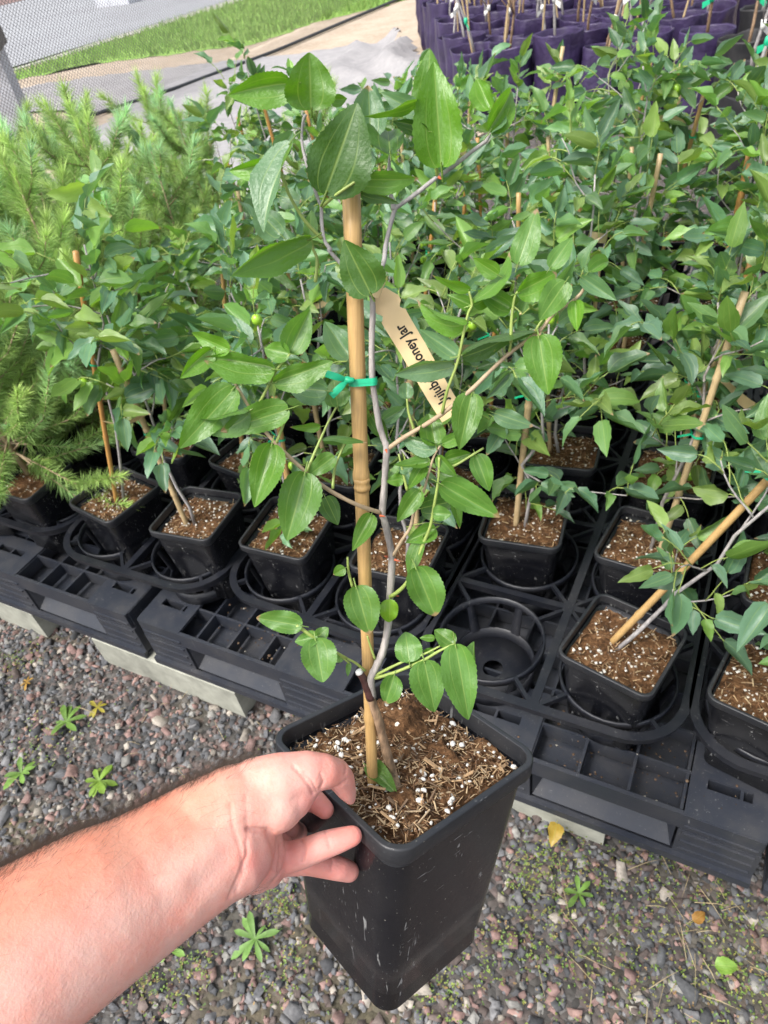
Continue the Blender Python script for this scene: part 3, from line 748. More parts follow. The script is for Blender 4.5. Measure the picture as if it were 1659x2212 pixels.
# ------------------------------------------------------------------ trays
CELL = .21
def tray(cx, y0_, nx, ny, label, skewz=0.0):
    root = empty('plant_tray', (cx, y0_, PT + .003), (0, 0, skewz)); tag(root, label, 'tray', 'black plant trays of round cups')
    hw = nx * CELL / 2; D = ny * CELL; zr = .098
    mb = MB()
    # outer rail, rounded corners
    R = .085; P = []
    for cx_, cy_, a0 in ((hw - R, D - R, 0), (-hw + R, D - R, PI / 2), (-hw + R, R, PI), (hw - R, R, 1.5 * PI)):
        for k in range(9): a = a0 + PI / 2 * k / 8; P.append((cx_ + R * math.cos(a), cy_ + R * math.sin(a)))
    def ringband(P, t, z0, z1):
        P = np.array(P); C_ = P.mean(0); T = np.roll(P, -1, 0) - np.roll(P, 1, 0); Nn = np.c_[T[:, 1], -T[:, 0]]; Nn /= np.linalg.norm(Nn, axis=1)[:, None]
        A = P - Nn * t / 2; B = P + Nn * t / 2; n = len(P)
        V = [(*A[i], z0) for i in range(n)] + [(*B[i], z0) for i in range(n)] + [(*B[i], z1) for i in range(n)] + [(*A[i], z1) for i in range(n)]
        F = []
        for s_ in range(4):
            for i in range(n): j = (i + 1) % n; a = s_ * n; b = ((s_ + 1) % 4) * n; F.append((a + i, a + j, b + j, b + i))
        return V, F
    mb.add(*ringband(P, .007, zr - .016, zr)); mb.add(*ringband(P, .014, zr - .003, zr + .0005))
    mb.build('outer_rail', M_TRAY, root)
    mb = MB()
    for i in range(1, nx): x = -hw + i * CELL; mb.bar((x, .006, zr - .010), (x, D - .006, zr - .010), .005, .018); mb.bar((x, .006, zr - .0012), (x, D - .006, zr - .0012), .014, .003)
    for j in range(1, ny): y = j * CELL; mb.bar((-hw + .006, y, zr - .011), (hw - .006, y, zr - .011), .005, .016); mb.bar((-hw + .006, y, zr - .0022), (hw - .006, y, zr - .0022), .011, .003)
    for i in range(nx):
        for j in range(ny):
            c = np.array([-hw + (i + .5) * CELL, (j + .5) * CELL]); 
            for a in range(4):
                an = PI / 4 + a * PI / 2; d = np.array([math.cos(an), math.sin(an)]); e = c + d * (.128 if 0 < 1 else 0)
                corner = (abs(e[0]) > hw - .03) and (e[1] < .03 or e[1] > D - .03)
                e2 = c + d * (.108 if corner else .142); s0 = c + d * .089
                mb.bar((*s0, zr - .0062), (*e2, zr - .0062), .006, .010)
    mb.build('web_ribs', M_TRAY, root)
    for i in range(nx):
        for j in range(ny):
            c = (-hw + (i + .5) * CELL, (j + .5) * CELL)
            cu = CUP_PROTO.copy() if False else link('cup', CUP, root); cu.location = (*c, 0)
    return root
def cup_mesh():
    mb = MB(); n = 32; zr = .096
    def ring(r, z): return [(r * math.cos(2 * PI * k / n), r * math.sin(2 * PI * k / n), z) for k in range(n)]
    mb.loft([ring(.0865, zr - .014), ring(.0905, zr - .014), ring(.0905, zr), ring(.0865, zr), ring(.0865, zr - .014)])
    mb.loft([ring(.070, .0), ring(.074, .0), ring(.074, .030), ring(.070, .030), ring(.070, .0)])
    mb.loft([ring(.018, .004), ring(.071, .004), ring(.071, .002), ring(.018, .002), ring(.018, .004)])
    for k in range(6):
        a = 2 * PI * (k + .25) / 6; d = np.array([math.cos(a), math.sin(a)]); s_ = np.array([-d[1], d[0]])
        r0, r1, z0, z1, hw = .072, .088, .028, zr - .012, .009
        V = [(*(d * r0 - s_ * hw), z0), (*(d * r0 + s_ * hw), z0), (*(d * r1 + s_ * hw * .8), z1), (*(d * r1 - s_ * hw * .8), z1)]
        V2 = [(x - d[0] * .003, y - d[1] * .003, z) for x, y, z in V]
        mb.add(V + V2, [(0, 1, 2, 3), (7, 6, 5, 4), (0, 3, 7, 4), (1, 5, 6, 2)])
    return mb.mesh('cup', M_TRAY)
CUP = cup_mesh()
TX = [-1.04, -.61, -.18, .25]
ROW0 = .598
for k, tx in enumerate(TX):
    dy = [0, .022, -.006, .012][k]
    tray(tx, ROW0 + dy, 2, 4, ['black round-cup plant tray holding the front pots next to the pines', 'black round-cup plant tray directly behind the held plant\'s stem', 'black round-cup plant tray with an empty cup in its front row', 'black round-cup plant tray under the pots with the leaning stakes'][k], [.01, -.02, .0, .015][k])
    tray(tx, ROW0 + .85 + dy, 2, 4, 'black round-cup plant tray under the back rows, %s tray from the pines' % ['first', 'second', 'third', 'fourth'][k])
tray(-1.47, ROW0 + .03, 2, 4, 'black round-cup plant tray under the young pines')
tray(-1.90, ROW0 + .03, 2, 4, 'black round-cup plant tray under the pines farther from the jujubes')

# ------------------------------------------------------------------ rows of potted jujubes
GRP = 'jujube plants in rows on the trays'
ZP = PT + .008
special = {   # (col,row): keyword overrides
    (5, 0): dict(label='jujube pot with a very leaning bamboo stake and white perlite on its soil', stakelean=(.43, .40), stakelen=.44, lean=(.03, 0), leaves=62, height=.36, stakemat=M_BAMBOO, low=False, spread=.95, rot=-.22),
    (4, 0): None,
    (3, 0): dict(label='jujube pot directly behind the held stem, its soil showing white perlite', leaves=95, stakelean=(.03, .15), height=.40, rot=.05, tmin=.4),
    (2, 0): dict(label='front jujube pot with two small green fruits low over its soil', leaves=105, fruits=3, stakelean=(.05, .12), rot=.06, tmin=.35, height=.42),
    (1, 0): dict(label='front jujube pot with a pale leaning stake and bare mossy soil', leaves=105, stakelean=(-.02, .03), stakemat=M_BAMBOO2, stakelen=.38, rot=.1, tmin=.45, low=False, height=.44),
    (0, 0): dict(label='front jujube pot beside the pines with an orange bamboo stake', leaves=115, stakelean=(.27, .12), stakemat=M_BAMBOO3, stakelen=.53, rot=-.16, fruits=1, tmin=.55, low=False, height=.54, spread=1.25),
    (4, 1): dict(label='jujube pot behind the empty tray cup with one green fruit near its soil', leaves=100, fruits=2, rot=.12),
    (5, 1): dict(label='jujube pot with a slim stake right behind the very leaning stake', leaves=80, stakelean=(.10, .26), height=.40, stakelen=.42, rot=-.12, low=False),
    (6, 0): dict(label='jujube pot at the pallet edge with leaves hanging over its rim', leaves=70, stakelean=(.35, 0), stakemat=M_BAMBOO3, rot=-.2),
}
xs_cols = [-1.118, -.900, -.700, -.475, -.285, -.072, .138, .352]
ORD = ['first', 'second', 'third', 'fourth', 'fifth', 'sixth', 'seventh', 'eighth', 'ninth', 'tenth', 'eleventh', 'twelfth', 'thirteenth', 'fourteenth']
for j in range(8):
    for i, x in enumerate(xs_cols):
        kw = dict(special.get((i, j), {}) or {}) if (i, j) in special else {}
        if (i, j) in special and special[(i, j)] is None: continue
        seed = 1000 + j * 37 + i * 11
        r = random.Random(seed)
        y = ROW0 + CELL * (j + .5) + [0, .012, .045, .045, -.006, -.014, -.02, .0][i] + (.0 if j < 4 else .01) + r.uniform(-.008, .008)
        rot = kw.pop('rot', r.uniform(-.25, .25))
        lab = kw.pop('label', 'leafy young jujube, %s pot from the pines in the %s row behind the gravel edge' % (ORD[i], ORD[j]))
        d = dict(leaves=r.randint(82, 106), height=r.uniform(.31, .42) + .012 * j + (.11 * (r.random() < .45) if j > 4 and i > 2 else 0) - (.008 * j if j > 4 else 0), stakelean=(r.uniform(-.06, .18), r.uniform(.0, .22)), stakelen=r.uniform(.28, .40) + .01 * j, ntag=r.random() < .3, fruits=(r.choice([1, 1, 2]) if r.random() < .5 else 0), spread=r.uniform(.95, 1.2))
        if i <= 1: d['stakelean'] = (r.uniform(.0, .25), r.uniform(.05, .22))
        d.update(kw)
        potted_plant('potted_jujube', (x + r.uniform(-.008, .008), y, ZP), rot, (r.uniform(-.03, .03), r.uniform(-.03, .03)), seed, lab, GRP, **d)
# a few taller ones farther back, beside the pines
for k, (x, y, h) in enumerate([(-1.34, 1.64, .46), (-1.36, 1.9, .60), (-1.34, 2.1, .46), (-1.56, 2.02, .46), (-1.56, 1.6, .40), (.57, 1.7, .46), (.57, 1.3, .44), (.57, 2.1, .5)]):
    potted_plant('potted_jujube', (x, y, ZP if x > 0 else .02), .3 * k, (0, 0), 3000 + k, 'taller young jujube, %s of the plants flanking the back rows %s' % (ORD[k if x < 0 else k - 5], 'beside the pines' if x < 0 else 'away from the pines'), 'taller jujubes at the back', leaves=75, height=h + (.2 if x < 0 else 0), stakelen=h - .02 + (.18 if x < 0 else 0), stakelean=(-.06, 0), stakemat=M_BAMBOO3)

# ------------------------------------------------------------------ young pines
def pine_mesh(seed, H, nshoot):
    r = np.random.RandomState(seed); bark = MB(); NV = []; NF = []; NC = []
    tr = np.array([(0, 0, PH - .03), (.01 * r.randn(), .01 * r.randn(), PH + H * .4), (.02 * r.randn(), .02 * r.randn(), PH + H)])
    bark.tube(tr, [.006, .004, .002], 6)
    shoots = [(tr[1], tr[2], 1.0)]
    for s_ in range(nshoot):
        t = r.uniform(.03, .9); p = np.array([np.interp(t, [0, .5, 1], tr[:, k]) for k in range(3)]); a = r.uniform(0, 2 * PI)
        el = r.uniform(-.05, .75) + .55 * t; ln = r.uniform(.12, .25) * (1.12 - .62 * t)
        d = np.array([math.cos(a) * math.cos(el), math.sin(a) * math.cos(el), math.sin(el)])
        if s_ < 14:
            p = np.array([0, 0, PH + r.uniform(.01, .07)]); el = r.uniform(-.75, .1); ln = r.uniform(.15, .26); d = np.array([math.cos(s_ * .9) * math.cos(el), math.sin(s_ * .9) * math.cos(el), math.sin(el)])
        q1 = p + d * ln * .6; q2 = q1 + unit(d + np.array([0, 0, .7])) * ln * .6
        bark.tube([p, q1, q2], [.0022, .0016, .001], 4); shoots.append((p + d * ln * .15, q1, .5)); shoots.append((q1, q2, .9))
    for (a, b, tipk) in shoots:
        L = np.linalg.norm(b - a); n = int(2700 * L); dd = unit(b - a)
        tt = r.uniform(0, 1.03, n); base = a + (b - a) * tt[:, None]
        e1 = unit(np.cross(dd, [.2, .5, .8])); e2 = np.cross(dd, e1); an = r.uniform(0, 2 * PI, n)
        spread_ = r.uniform(.75, 1.25, n) * (1.12 - .80 * tt ** 3)
        nd = dd * np.cos(spread_)[:, None] + (e1 * np.cos(an)[:, None] + e2 * np.sin(an)[:, None]) * np.sin(spread_)[:, None]
        nl = r.uniform(.020, .030, n) * (1.45 if a[2] > PH + H * .55 else 1.0); sd = np.cross(nd, r.randn(n, 3)); sd /= np.linalg.norm(sd, axis=1)[:, None]
        k = len(NV) * 3
        tri = np.stack([base - sd * .0010, base + sd * .0010, base + nd * nl[:, None]], 1)
        NV.append(tri)
        c0 = np.array([.33, .50, .145]) * r.uniform(.65, 1.15); c1 = np.array([.52, .82, .46]) if r.rand() < .4 else np.array([.56, .74, .22])
        mixf = (tipk * tt ** 2 * .8)[:, None]
        NC.append(np.repeat((c0 * (1 - mixf) + c1 * mixf) * r.uniform(.75, 1.2, (n, 1)), 3, 0))
    V = np.concatenate(NV).reshape(-1, 3); Cc = np.concatenate(NC)
    return bark.mesh('pine_trunk', M_TWIG), np_mesh('pine_needles', V, np.arange(len(V)).reshape(-1, 3), M_NEEDLE, False, Cc)
PINES = [pine_mesh(60 + i, [.46, .54, .48, .42][i], [42, 44, 40, 38][i]) for i in range(4)]
pine_xy = [(-1.365, .70, 1.2), (-1.560, .690, 1.25), (-1.795, .70, 1.25), (-1.365, .945, 1.0), (-1.575, .945, 1.05), (-1.795, .945, 1.0), (-1.36, 1.155, .95), (-1.575, 1.155, 1.1), (-1.795, 1.155, 1.1), (-1.365, 1.365, .9), (-1.575, 1.365, 1.05), (-1.80, 1.37, 1.1), (-2.02, .95, 1.0), (-2.02, 1.2, 1.1), (-2.03, 1.45, 1.15), (-1.80, 1.62, 1.15), (-2.05, 1.7, 1.1), (-2.25, 1.35, 1.1), (-2.28, 1.65, 1.15), (-1.95, 1.95, 1.1), (-2.25, 1.95, 1.15), (-1.75, 1.95, 1.0), (-1.5, 2.32, 1.1), (-1.75, 2.3, 1.15), (-2.0, 2.3, 1.1), (-1.27, 2.36, 1.0), (-2.25, 2.3, 1.15)]
for k, (x, y, s_) in enumerate(pine_xy):
    front = y < .8
    root = empty('potted_pine', (x, y, ZP if x > -2.0 and y < 1.5 else (.13 if y < 2.2 else .04)), (0, 0, k * 1.9)); root.scale = (1, 1, 1)
    tag(root, ['bushy young pine with drooping lower shoots, next to the front jujube pot', 'bushy young pine, %s from the jujubes in the front row of pines' % ORD[k]][min(k, 1)] if front else 'bushy young pine, %s from the jujubes in the %s row of the pine block' % (ORD[[e for e in pine_xy if abs(e[1] - y) < .13].index((x, y, s_))], ORD[min(13, int(max(0, y - .735) / .2))]), 'pine', 'young potted pines')
    a, b = PINES[k % 4]
    t_ = link('trunk', a, root); t_.scale = (s_, s_, s_); c = link('needles', b, root); c.scale = (s_, s_, s_); tag(c, kind='stuff')
    if y < 1.2: pb = link('pot', POT_BODY, root); link('rim', POT_RIM, pb); link('soil', SOILS[k % 4], root)

# ------------------------------------------------------------------ purple grow bags with dormant trees
def bag_mesh(seed, mat):
    r = random.Random(seed); mb = MB(); n = 28; rings = []
    for i, (z, rr) in enumerate([(0, .095), (.004, .118), (.06, .126), (.14, .130), (.22, .130), (.30, .128), (.385, .130), (.438, .133), (.448, .132), (.438, .128), (.36, .124)]):
        ring = []
        for k in range(n):
            a = 2 * PI * k / n; x, y = math.cos(a), math.sin(a)
            sq = 1 + .10 * (abs(math.sin(2 * a)) ** 2)
            w_ = mnoise.noise(Vector((x * 1.9 + seed, y * 1.9, z * 11))) * .017
            zz = z + (.012 * mnoise.noise(Vector((x * 2 + seed, y * 2, 5))) if z > .37 else 0)
            ring.append((x * (rr * sq + w_), y * (rr * sq + w_), zz))
        rings.append(ring)
    mb.loft(rings, True, False); return mb.mesh('bag_body', mat)
BAGS = [bag_mesh(3 + 7 * i, M_PURPLE) for i in range(4)]; BBAGS = [bag_mesh(90 + i, M_CLOTHBLACK) for i in range(2)]
def disc_mesh():
    mb = MB(); n = 24; V = [(0, 0, .385)] + [(.126 * math.cos(2 * PI * k / n), .126 * math.sin(2 * PI * k / n), .38 + .008 * math.sin(5 * k)) for k in range(n)]
    mb.add(V, [(0, 1 + k, 1 + (k + 1) % n) for k in range(n)]); return mb.mesh('bag_soil', M_SOIL)
BSOIL = disc_mesh()
def whip(seed):
    r = random.Random(seed); mb = MB(); p = np.array([r.uniform(-.03, .03), r.uniform(-.03, .03), .37]); pts = [p]; d = np.array([r.uniform(-.15, .15), r.uniform(-.15, .15), 1])
    for i in range(7): d = unit(d + np.array([r.gauss(0, .12), r.gauss(0, .12), .05])); p = p + d * .12; pts.append(p)
    mb.tube(pts, np.linspace(.009, .004, 8), 6)
    for k in range(5):
        i = r.randint(2, 6); a = r.uniform(0, 6.28); q = pts[i]; e = q + np.array([math.cos(a) * .1, math.sin(a) * .1, .14]); mb.tube([q, (q + e) / 2 + np.array([0, 0, -.01]), e], [.004, .003, .0015], 4)
    return mb.mesh('sapling', M_BARKBROWN if seed % 2 else M_BARKGREY), pts
WHIPS = [whip(500 + i) for i in range(6)]
def tape_mesh(mat):
    mb = MB(); mb.tube([(0, 0, -.02), (.004, 0, 0), (0, 0, .02)], [.010, .013, .011], 8); mb.add([(0, 0, 0), (.05, .01, -.02), (.045, .01, -.05), (0, 0, -.02)], [(0, 1, 2, 3)]); return mb.mesh('tape', mat)
TAPES = [tape_mesh(M_WHITECUT), tape_mesh(M_PINK), tape_mesh(M_BLUE), tape_mesh(M_TIE)]
def bag(x, y, k, body, label, group, tape=0, z=.0, s=1.0):
    r = random.Random(700 + k)
    s *= r.uniform(.93, 1.05); root = empty('grow_bag', (x, y, z), (r.gauss(0, .035), r.gauss(0, .035), r.uniform(0, 6.28))); root.scale = (s, s, s * r.uniform(.9, 1.06)); tag(root, label, 'grow bag', group)
    link('bag_body', body, root); link('soil', BSOIL, root); wm, wp = WHIPS[k % 6]; link('sapling', wm, root)
    if r.random() < .6:
        a = np.array([r.uniform(-.05, .05), r.uniform(-.05, .05), .3]); link('bamboo_stake', stake_mesh(a, a + np.array([r.uniform(-.12, .12), r.uniform(-.12, .12), r.uniform(.5, .9)]), .006, .006, k, M_BAMBOO2), root)
    o = link('tape', TAPES[tape], root); o.location = wp[4 if tape else r.choice([3, 4, 5])]; o.scale = (2.2, 2.2, 2.6) if tape else (1, 1, 1)
    if not tape:
        o = link('tape', TAPES[r.choice([0, 0, 3])], root); o.location = wp[2]
    return root
BL = []
for j in range(11):
    y = 4.95 + j * .30; x0 = -1.95 - j * .16; x = x0
    while x < -.56 + .02 * j:
        r = random.Random(len(BL)); BL.append((j, int(round((x - x0) / .277)), x + r.uniform(-.015, .015), y + r.uniform(-.015, .015))); x += .277
def nearest_bag(u, v, z):
    q = [(proj(np.array([e[2], e[3], z]))[:2] - np.array([u, v])) for e in BL]; return int(np.argmin([abs(a_[0]) + abs(a_[1]) for a_ in q]))
pk, bl_ = nearest_bag(1085, 75, .85), nearest_bag(1135, 80, .85)
for k, (j, i, x, y) in enumerate(BL):
    tp = 1 if k == pk else 2 if k == bl_ else 0
    lab = ['purple grow bag with a bare sapling, %s from the grass in the %s row' % (ORD[i], ORD[j]), 'purple grow bag whose sapling carries a pink ribbon', 'purple grow bag whose sapling carries a bright blue tag'][tp]
    bag(x, y, k, BAGS[k % 4], lab, 'purple grow bags standing in rows', tp)
for q, (x, y) in enumerate([(-.18, 3.65), (.12, 3.75), (-.25, 4.1), (.08, 4.2), (.38, 4.0), (-.3, 4.7), (.02, 4.75), (.32, 4.6), (-.28, 5.3), (.05, 5.35), (-.2, 6.0), (.15, 6.1)]):
    bag(x, y, 300 + q, BBAGS[q % 2], 'black grow bag with a sapling, %s one back beside the purple bags' % ORD[q], 'black grow bags beside the purple ones', 0)

# ------------------------------------------------------------------ the held plant
TP = np.array([-.165, .223, -.477]) + CAM
RP = np.array([[.920, -.391, .0], [.361, .849, .385], [-.150, -.354, .923]])
u_, s__, vt_ = np.linalg.svd(RP); RP = u_ @ vt_
A45 = np.array([[math.cos(PI / 4), -math.sin(PI / 4), 0], [math.sin(PI / 4), math.cos(PI / 4), 0], [0, 0, 1]])
RPOT = RP @ A45
AX = RP[:, 2]
BASE = TP - AX * PH
MW = Matrix([list(RPOT[i]) + [float(BASE[i])] for i in range(3)] + [[0, 0, 0, 1]])
held = empty('potted_jujube'); held.matrix_world = MW
tag(held, 'jujube in a black pot held up by a hand, tan name tag on its stem', 'potted plant', GRP)
MWI = MW.inverted()
def hchild(name, me, parent=None):
    """mesh given in world coordinates, made a child of the held plant"""
    me.transform(MWI); o = link(name, me, parent or held); return o
hb = link('pot', HPOT_BODY, held); link('rim', HPOT_RIM, hb)
hs_soil = link('soil', soil_mesh('soil_held', 77, 60, .008, PS - .0072, PH - .014, .011), held)
cr = link('bark_shreds', crumb_mesh('bark_shreds', 1900, 5, .72, PS - .012, PH - .0128, .03), hs_soil); tag(cr, kind='stuff')
r = np.random.RandomState(8)
PERL = []
for q in range(6):
    mb = MB(); rings = []
    for i in range(1, 5):
        t = PI * i / 5; rings.append([(math.sin(t) * math.cos(2 * PI * k / 7) * r.uniform(.75, 1.2), math.sin(t) * math.sin(2 * PI * k / 7) * r.uniform(.75, 1.2), math.cos(t) * r.uniform(.8, 1.1)) for k in range(7)])
    mb.loft(rings, True, True); PERL.append(mb.mesh('perlite', M_PERL))
cl = [(r.uniform(-.052, .052), r.uniform(-.052, .052)) for _ in range(16)]
for q in range(105):
    c = cl[q % 16]; sp = .012 if q % 3 else .035
    x, y = np.clip(c[0] + r.normal(0, sp), -.058, .058), np.clip(c[1] + r.normal(0, sp), -.058, .058)
    o = link('perlite', PERL[q % 6], hs_soil); s_ = .0007 + .0019 * r.beta(1.2, 2.4); o.scale = (s_ * r.uniform(.9, 1.5), s_, s_ * .9); o.location = (x, y, PH - .0115 + r.uniform(-.001, .001)); o.rotation_euler = (0, 0, r.uniform(0, 6))
CH = []
for q in range(5):
    mb = MB(); mb.box((0, 0, 0), (1, .10 + .035 * q, .08)); me = mb.mesh('bark_chip', [M_TWIG, M_BARKBROWN, M_CHIPTAN, M_BARKBROWN, M_CHIPTAN][q], False)
    for v in me.vertices: v.co.y *= (1 - .5 * (v.co.x > 0) * (q % 2)); v.co.z += .05 * v.co.x * (q - 2)
    CH.append(me)
for q in range(120):
    o = link('bark_chip', CH[q % 5], hs_soil); s_ = .005 + .014 * r.beta(1.2, 2.5); o.scale = (s_, s_ * .8, s_ * .8); o.location = (r.uniform(-.056, .056), r.uniform(-.056, .056), PH - .0115 + r.uniform(-.001, .002)); o.rotation_euler = (r.normal(0, .25), r.normal(0, .3), r.uniform(0, 6.3))

# picture zones used to read coordinates: (x0, y0) in 3072-px units, scale 1.508
ZO = {'A': (900, 0, 1.508), 'B': (900, 1000, 1.508), 'C': (900, 2000, 1.508), 'D': (1972, 1000, 1.508), 'E': (0, 1000, 1.508), 'K': (1972, 0, 1.508), 'G': (1600, 0, 2.074), 'H': (900, 2950, 2.765), 'N': (0, 2996, 1.508), 'S': (1250, 2900, 1.843)}
def uvz(z, x, y):
    x0, y0, s = ZO[z]; return (x0 + x / s) * .54, (y0 + y / s) * .54
# stake: foot in the soil, top seen at A(760,1090)
def soil_point(u, v):
    d = RC @ _pd(u, v); p0 = TP - AX * .0135; t = (p0 - CAM).dot(AX) / d.dot(AX); return CAM + d * t
fu, fv = uvz('S', 445, 430); foot = soil_point(fu, fv)
tu, tv = uvz('A', 760, 1085); Zf = proj(foot)[2]
Ztop = .352
top = at(tu, tv, Ztop)
def zdepth(v):
    """depth of the plant's plane at picture height v (the stake's line in space)"""
    # interpolate 1/Z linearly with v along the straight stake
    a = (fv - v) / (fv - tv); return 1.0 / (1 / Zf + (1 / Ztop - 1 / Zf) * a)
def pt(z, x, y, off=0.0):
    u, v = uvz(z, x, y); return at(u, v, zdepth(v) + off)
d_ = unit(top - foot)
hm = stake_mesh(foot - d_ * .03, top, .0038, .0048, 4, M_BAMBOO)
hchild('bamboo_stake', hm)
nd = pt('B', 812, 1410); k_ = (nd - foot).dot(d_); nd = foot + d_ * k_
mb = MB(); mb.tube([nd + d_ * z for z in (-.0042, -.003, -.0022, -.0012, 0, .0012, .0024, .0034)], [.0044, .0048, .0051, .0048, .0044, .0047, .0050, .0044], 14); hchild('stake_node', mb.mesh('stake_node', M_BAMBOO))
mb = MB(); mb.tube([top, top + d_ * .0004], [.0047, .0043], 14); hchild('stake_cut_end', mb.mesh('cut', M_CUT))

def stem(name, zpts, r0, r1, mat, off=0.004, n=8, bend=None):
    P_ = []
    for q in zpts:
        z, x, y = q[:3]; o_ = q[3] if len(q) > 3 else off; P_.append(pt(z, x, y, o_))
    P_ = np.array(P_)
    # Catmull-Rom
    Q = []; NN = len(P_)
    for i in range(NN - 1):
        p0, p1, p2, p3 = P_[max(i - 1, 0)], P_[i], P_[i + 1], P_[min(i + 2, NN - 1)]
        for t in np.linspace(0, 1, 5)[:-1]:
            Q.append(.5 * ((2 * p1) + (-p0 + p2) * t + (2 * p0 - 5 * p1 + 4 * p2 - p3) * t * t + (-p0 + 3 * p1 - 3 * p2 + p3) * t ** 3))
    Q.append(P_[-1]); Q = np.array(Q)
    rad = np.linspace(r0, r1, len(Q)) * (1 + .05 * np.sin(np.arange(len(Q)) * 2.3) + .05 * np.sin(np.arange(len(Q)) * .71))
    mb = MB(); mb.tube(Q, rad, n); return hchild(name, mb.mesh(name, mat))
fx, fy = uvz('S', 630, 490); sf = soil_point(fx, fy); soff = proj(sf)[2] - zdepth(fy)
stem('rootstock', [('S', 655, 560, soff), ('S', 630, 490, soff), ('S', 590, 350, .008), ('S', 545, 200, .004), ('S', 505, 40, -.001), ('C', 930, 1340, -.005), ('C', 895, 1240, -.007), ('C', 868, 1150, -.007)], .0037, .0029, M_BARKBROWN, n=10)
stem('graft_stub', [('C', 880, 1200, -.008), ('C', 850, 1110, -.008), ('C', 825, 1060, -.008), ('C', 812, 1040, -.008)], .0030, .0024, M_GRAFTDARK, n=10)
stem('cut_paint', [('C', 814, 1044, -.008), ('C', 806, 1030, -.008)], .0026, .0023, M_WHITECUT, n=10)
TR = [('C', 890, 1190, -.007), ('C', 880, 1080, -.008), ('C', 915, 1000, -.008), ('C', 950, 920, -.007), ('C', 972, 830, -.006), ('C', 985, 740, -.005), ('C', 992, 620, -.004), ('C', 1002, 480, -.003), ('C', 1006, 340, -.003), ('C', 985, 220, -.003), ('C', 960, 120, -.003), ('B', 948, 1590, -.003), ('B', 960, 1450, -.003), ('B', 966, 1330, -.003), ('B', 975, 1200, -.003), ('B', 957, 1140, -.003), ('B', 930, 1050, -.003), ('B', 905, 900, -.003), ('B', 890, 790, -.003), ('B', 885, 650, -.003), ('B', 886, 500, -.003), ('B', 892, 380, -.003), ('B', 888, 285, -.003)]
stem('trunk', TR, .0026, .0015, M_BARKPALE, n=10)
W_ = M_TWIG; G_ = M_GREENTWIG
stem('branch', [('B', 888, 285), ('B', 860, 250), ('B', 800, 190, 0), ('B', 720, 105, -.004), ('B', 625, 0, -.005), ('A', 640, 1510, -.005), ('A', 600, 1450, -.005), ('A', 583, 1340, -.005), ('A', 580, 1250, -.005), ('A', 556, 1185, -.004), ('A', 470, 900, .002), ('A', 470, 740, .004), ('A', 490, 690, .004)], .0012, .0007, M_BARKGREY)
stem('branch', [('B', 888, 290), ('B', 905, 200, 0), ('A', 955, 1590, 0), ('A', 970, 1480), ('A', 1000, 1350), ('A', 1026, 1262), ('A', 1060, 1235), ('A', 1150, 1170), ('A', 1280, 1068), ('A', 1380, 1000), ('A', 1480, 920), ('A', 1560, 862), ('G', 720, 1160), ('G', 748, 1100)], .0013, .0009, M_BARKGREY)
stem('branch', [('A', 1020, 1265), ('A', 1004, 1190), ('A', 988, 1110), ('A', 990, 1000), ('A', 996, 930)], .0014, .0007, M_BARKGREY)
stem('branch', [('B', 985, 1198, -.003), ('B', 1080, 1130, -.006), ('B', 1200, 1060, -.010), ('B', 1310, 988, -.014), ('B', 1400, 915, -.016), ('B', 1500, 830, -.016), ('B', 1600, 730, -.016), ('D', 100, 622, -.016), ('D', 200, 550, -.016), ('D', 290, 480, -.016), ('D', 370, 380, -.016), ('D', 460, 325, -.016), ('D', 530, 262, -.016), ('D', 560, 205, -.016)], .0014, .0008, W_)
stem('branch', [('B', 940, 1585, -.004), ('B', 830, 1550, -.014), ('B', 720, 1500, -.020), ('B', 600, 1430, -.022), ('B', 480, 1332, -.024), ('B', 370, 1232, -.024), ('B', 290, 1150, -.024), ('B', 200, 1042, -.024), ('B', 172, 990, -.024), ('B', 110, 890, -.024), ('B', 60, 800, -.024), ('B', 25, 715, -.024), ('B', 28, 605, -.024)], .0013, .0007, W_)
stem('branch', [('C', 1015, 335, -.004), ('C', 1070, 240, -.010), ('C', 1118, 165, -.012), ('C', 1140, 70, -.012), ('B', 1148, 1540, -.012), ('B', 1195, 1465, -.012), ('B', 1228, 1350, -.012), ('B', 1262, 1240, -.012), ('B', 1300, 1180, -.012)], .0011, .0006, W_)
stem('branchlet', [('C', 998, 585, -.006), ('C', 1070, 530, -.012), ('C', 1140, 430, -.014), ('C', 1190, 280, -.014), ('C', 1238, 160, -.014), ('B', 1262, 1540, -.014), ('B', 1288, 1380, -.014), ('B', 1292, 1250, -.014)], .0013, .0007, G_)
stem('branchlet', [('C', 895, 1065, -.008), ('C', 1000, 1010, -.012), ('C', 1100, 965, -.014), ('C', 1200, 930, -.015), ('C', 1300, 880, -.016)], .0010, .0006, G_)
stem('branchlet', [('C', 905, 1075, -.009), ('C', 1020, 1042, -.014), ('C', 1190, 970, -.018), ('C', 1290, 912, -.020), ('C', 1390, 866, -.020)], .0012, .0007, G_)
stem('branchlet', [('C', 845, 1030, -.008), ('C', 790, 985, -.012), ('C', 735, 955, -.014), ('C', 695, 930, -.014)], .0009, .0006, G_)
stem('branchlet', [('C', 735, 955, -.014), ('C', 640, 900, -.018), ('C', 545, 835, -.02), ('C', 430, 755, -.02)], .0007, .0012, G_)
stem('branchlet', [('C', 905, 960, -.008), ('C', 880, 890, -.010), ('C', 858, 820, -.010)], .0008, .0006, G_)
stem('branchlet', [('C', 770, 525, -.008), ('C', 745, 430, -.008), ('C', 740, 345, -.008)], .0009, .0007, G_)
stem('branchlet', [('C', 850, 700, -.002), ('C', 800, 600, -.004), ('C', 770, 525, -.008)], .0007, .0008, G_)
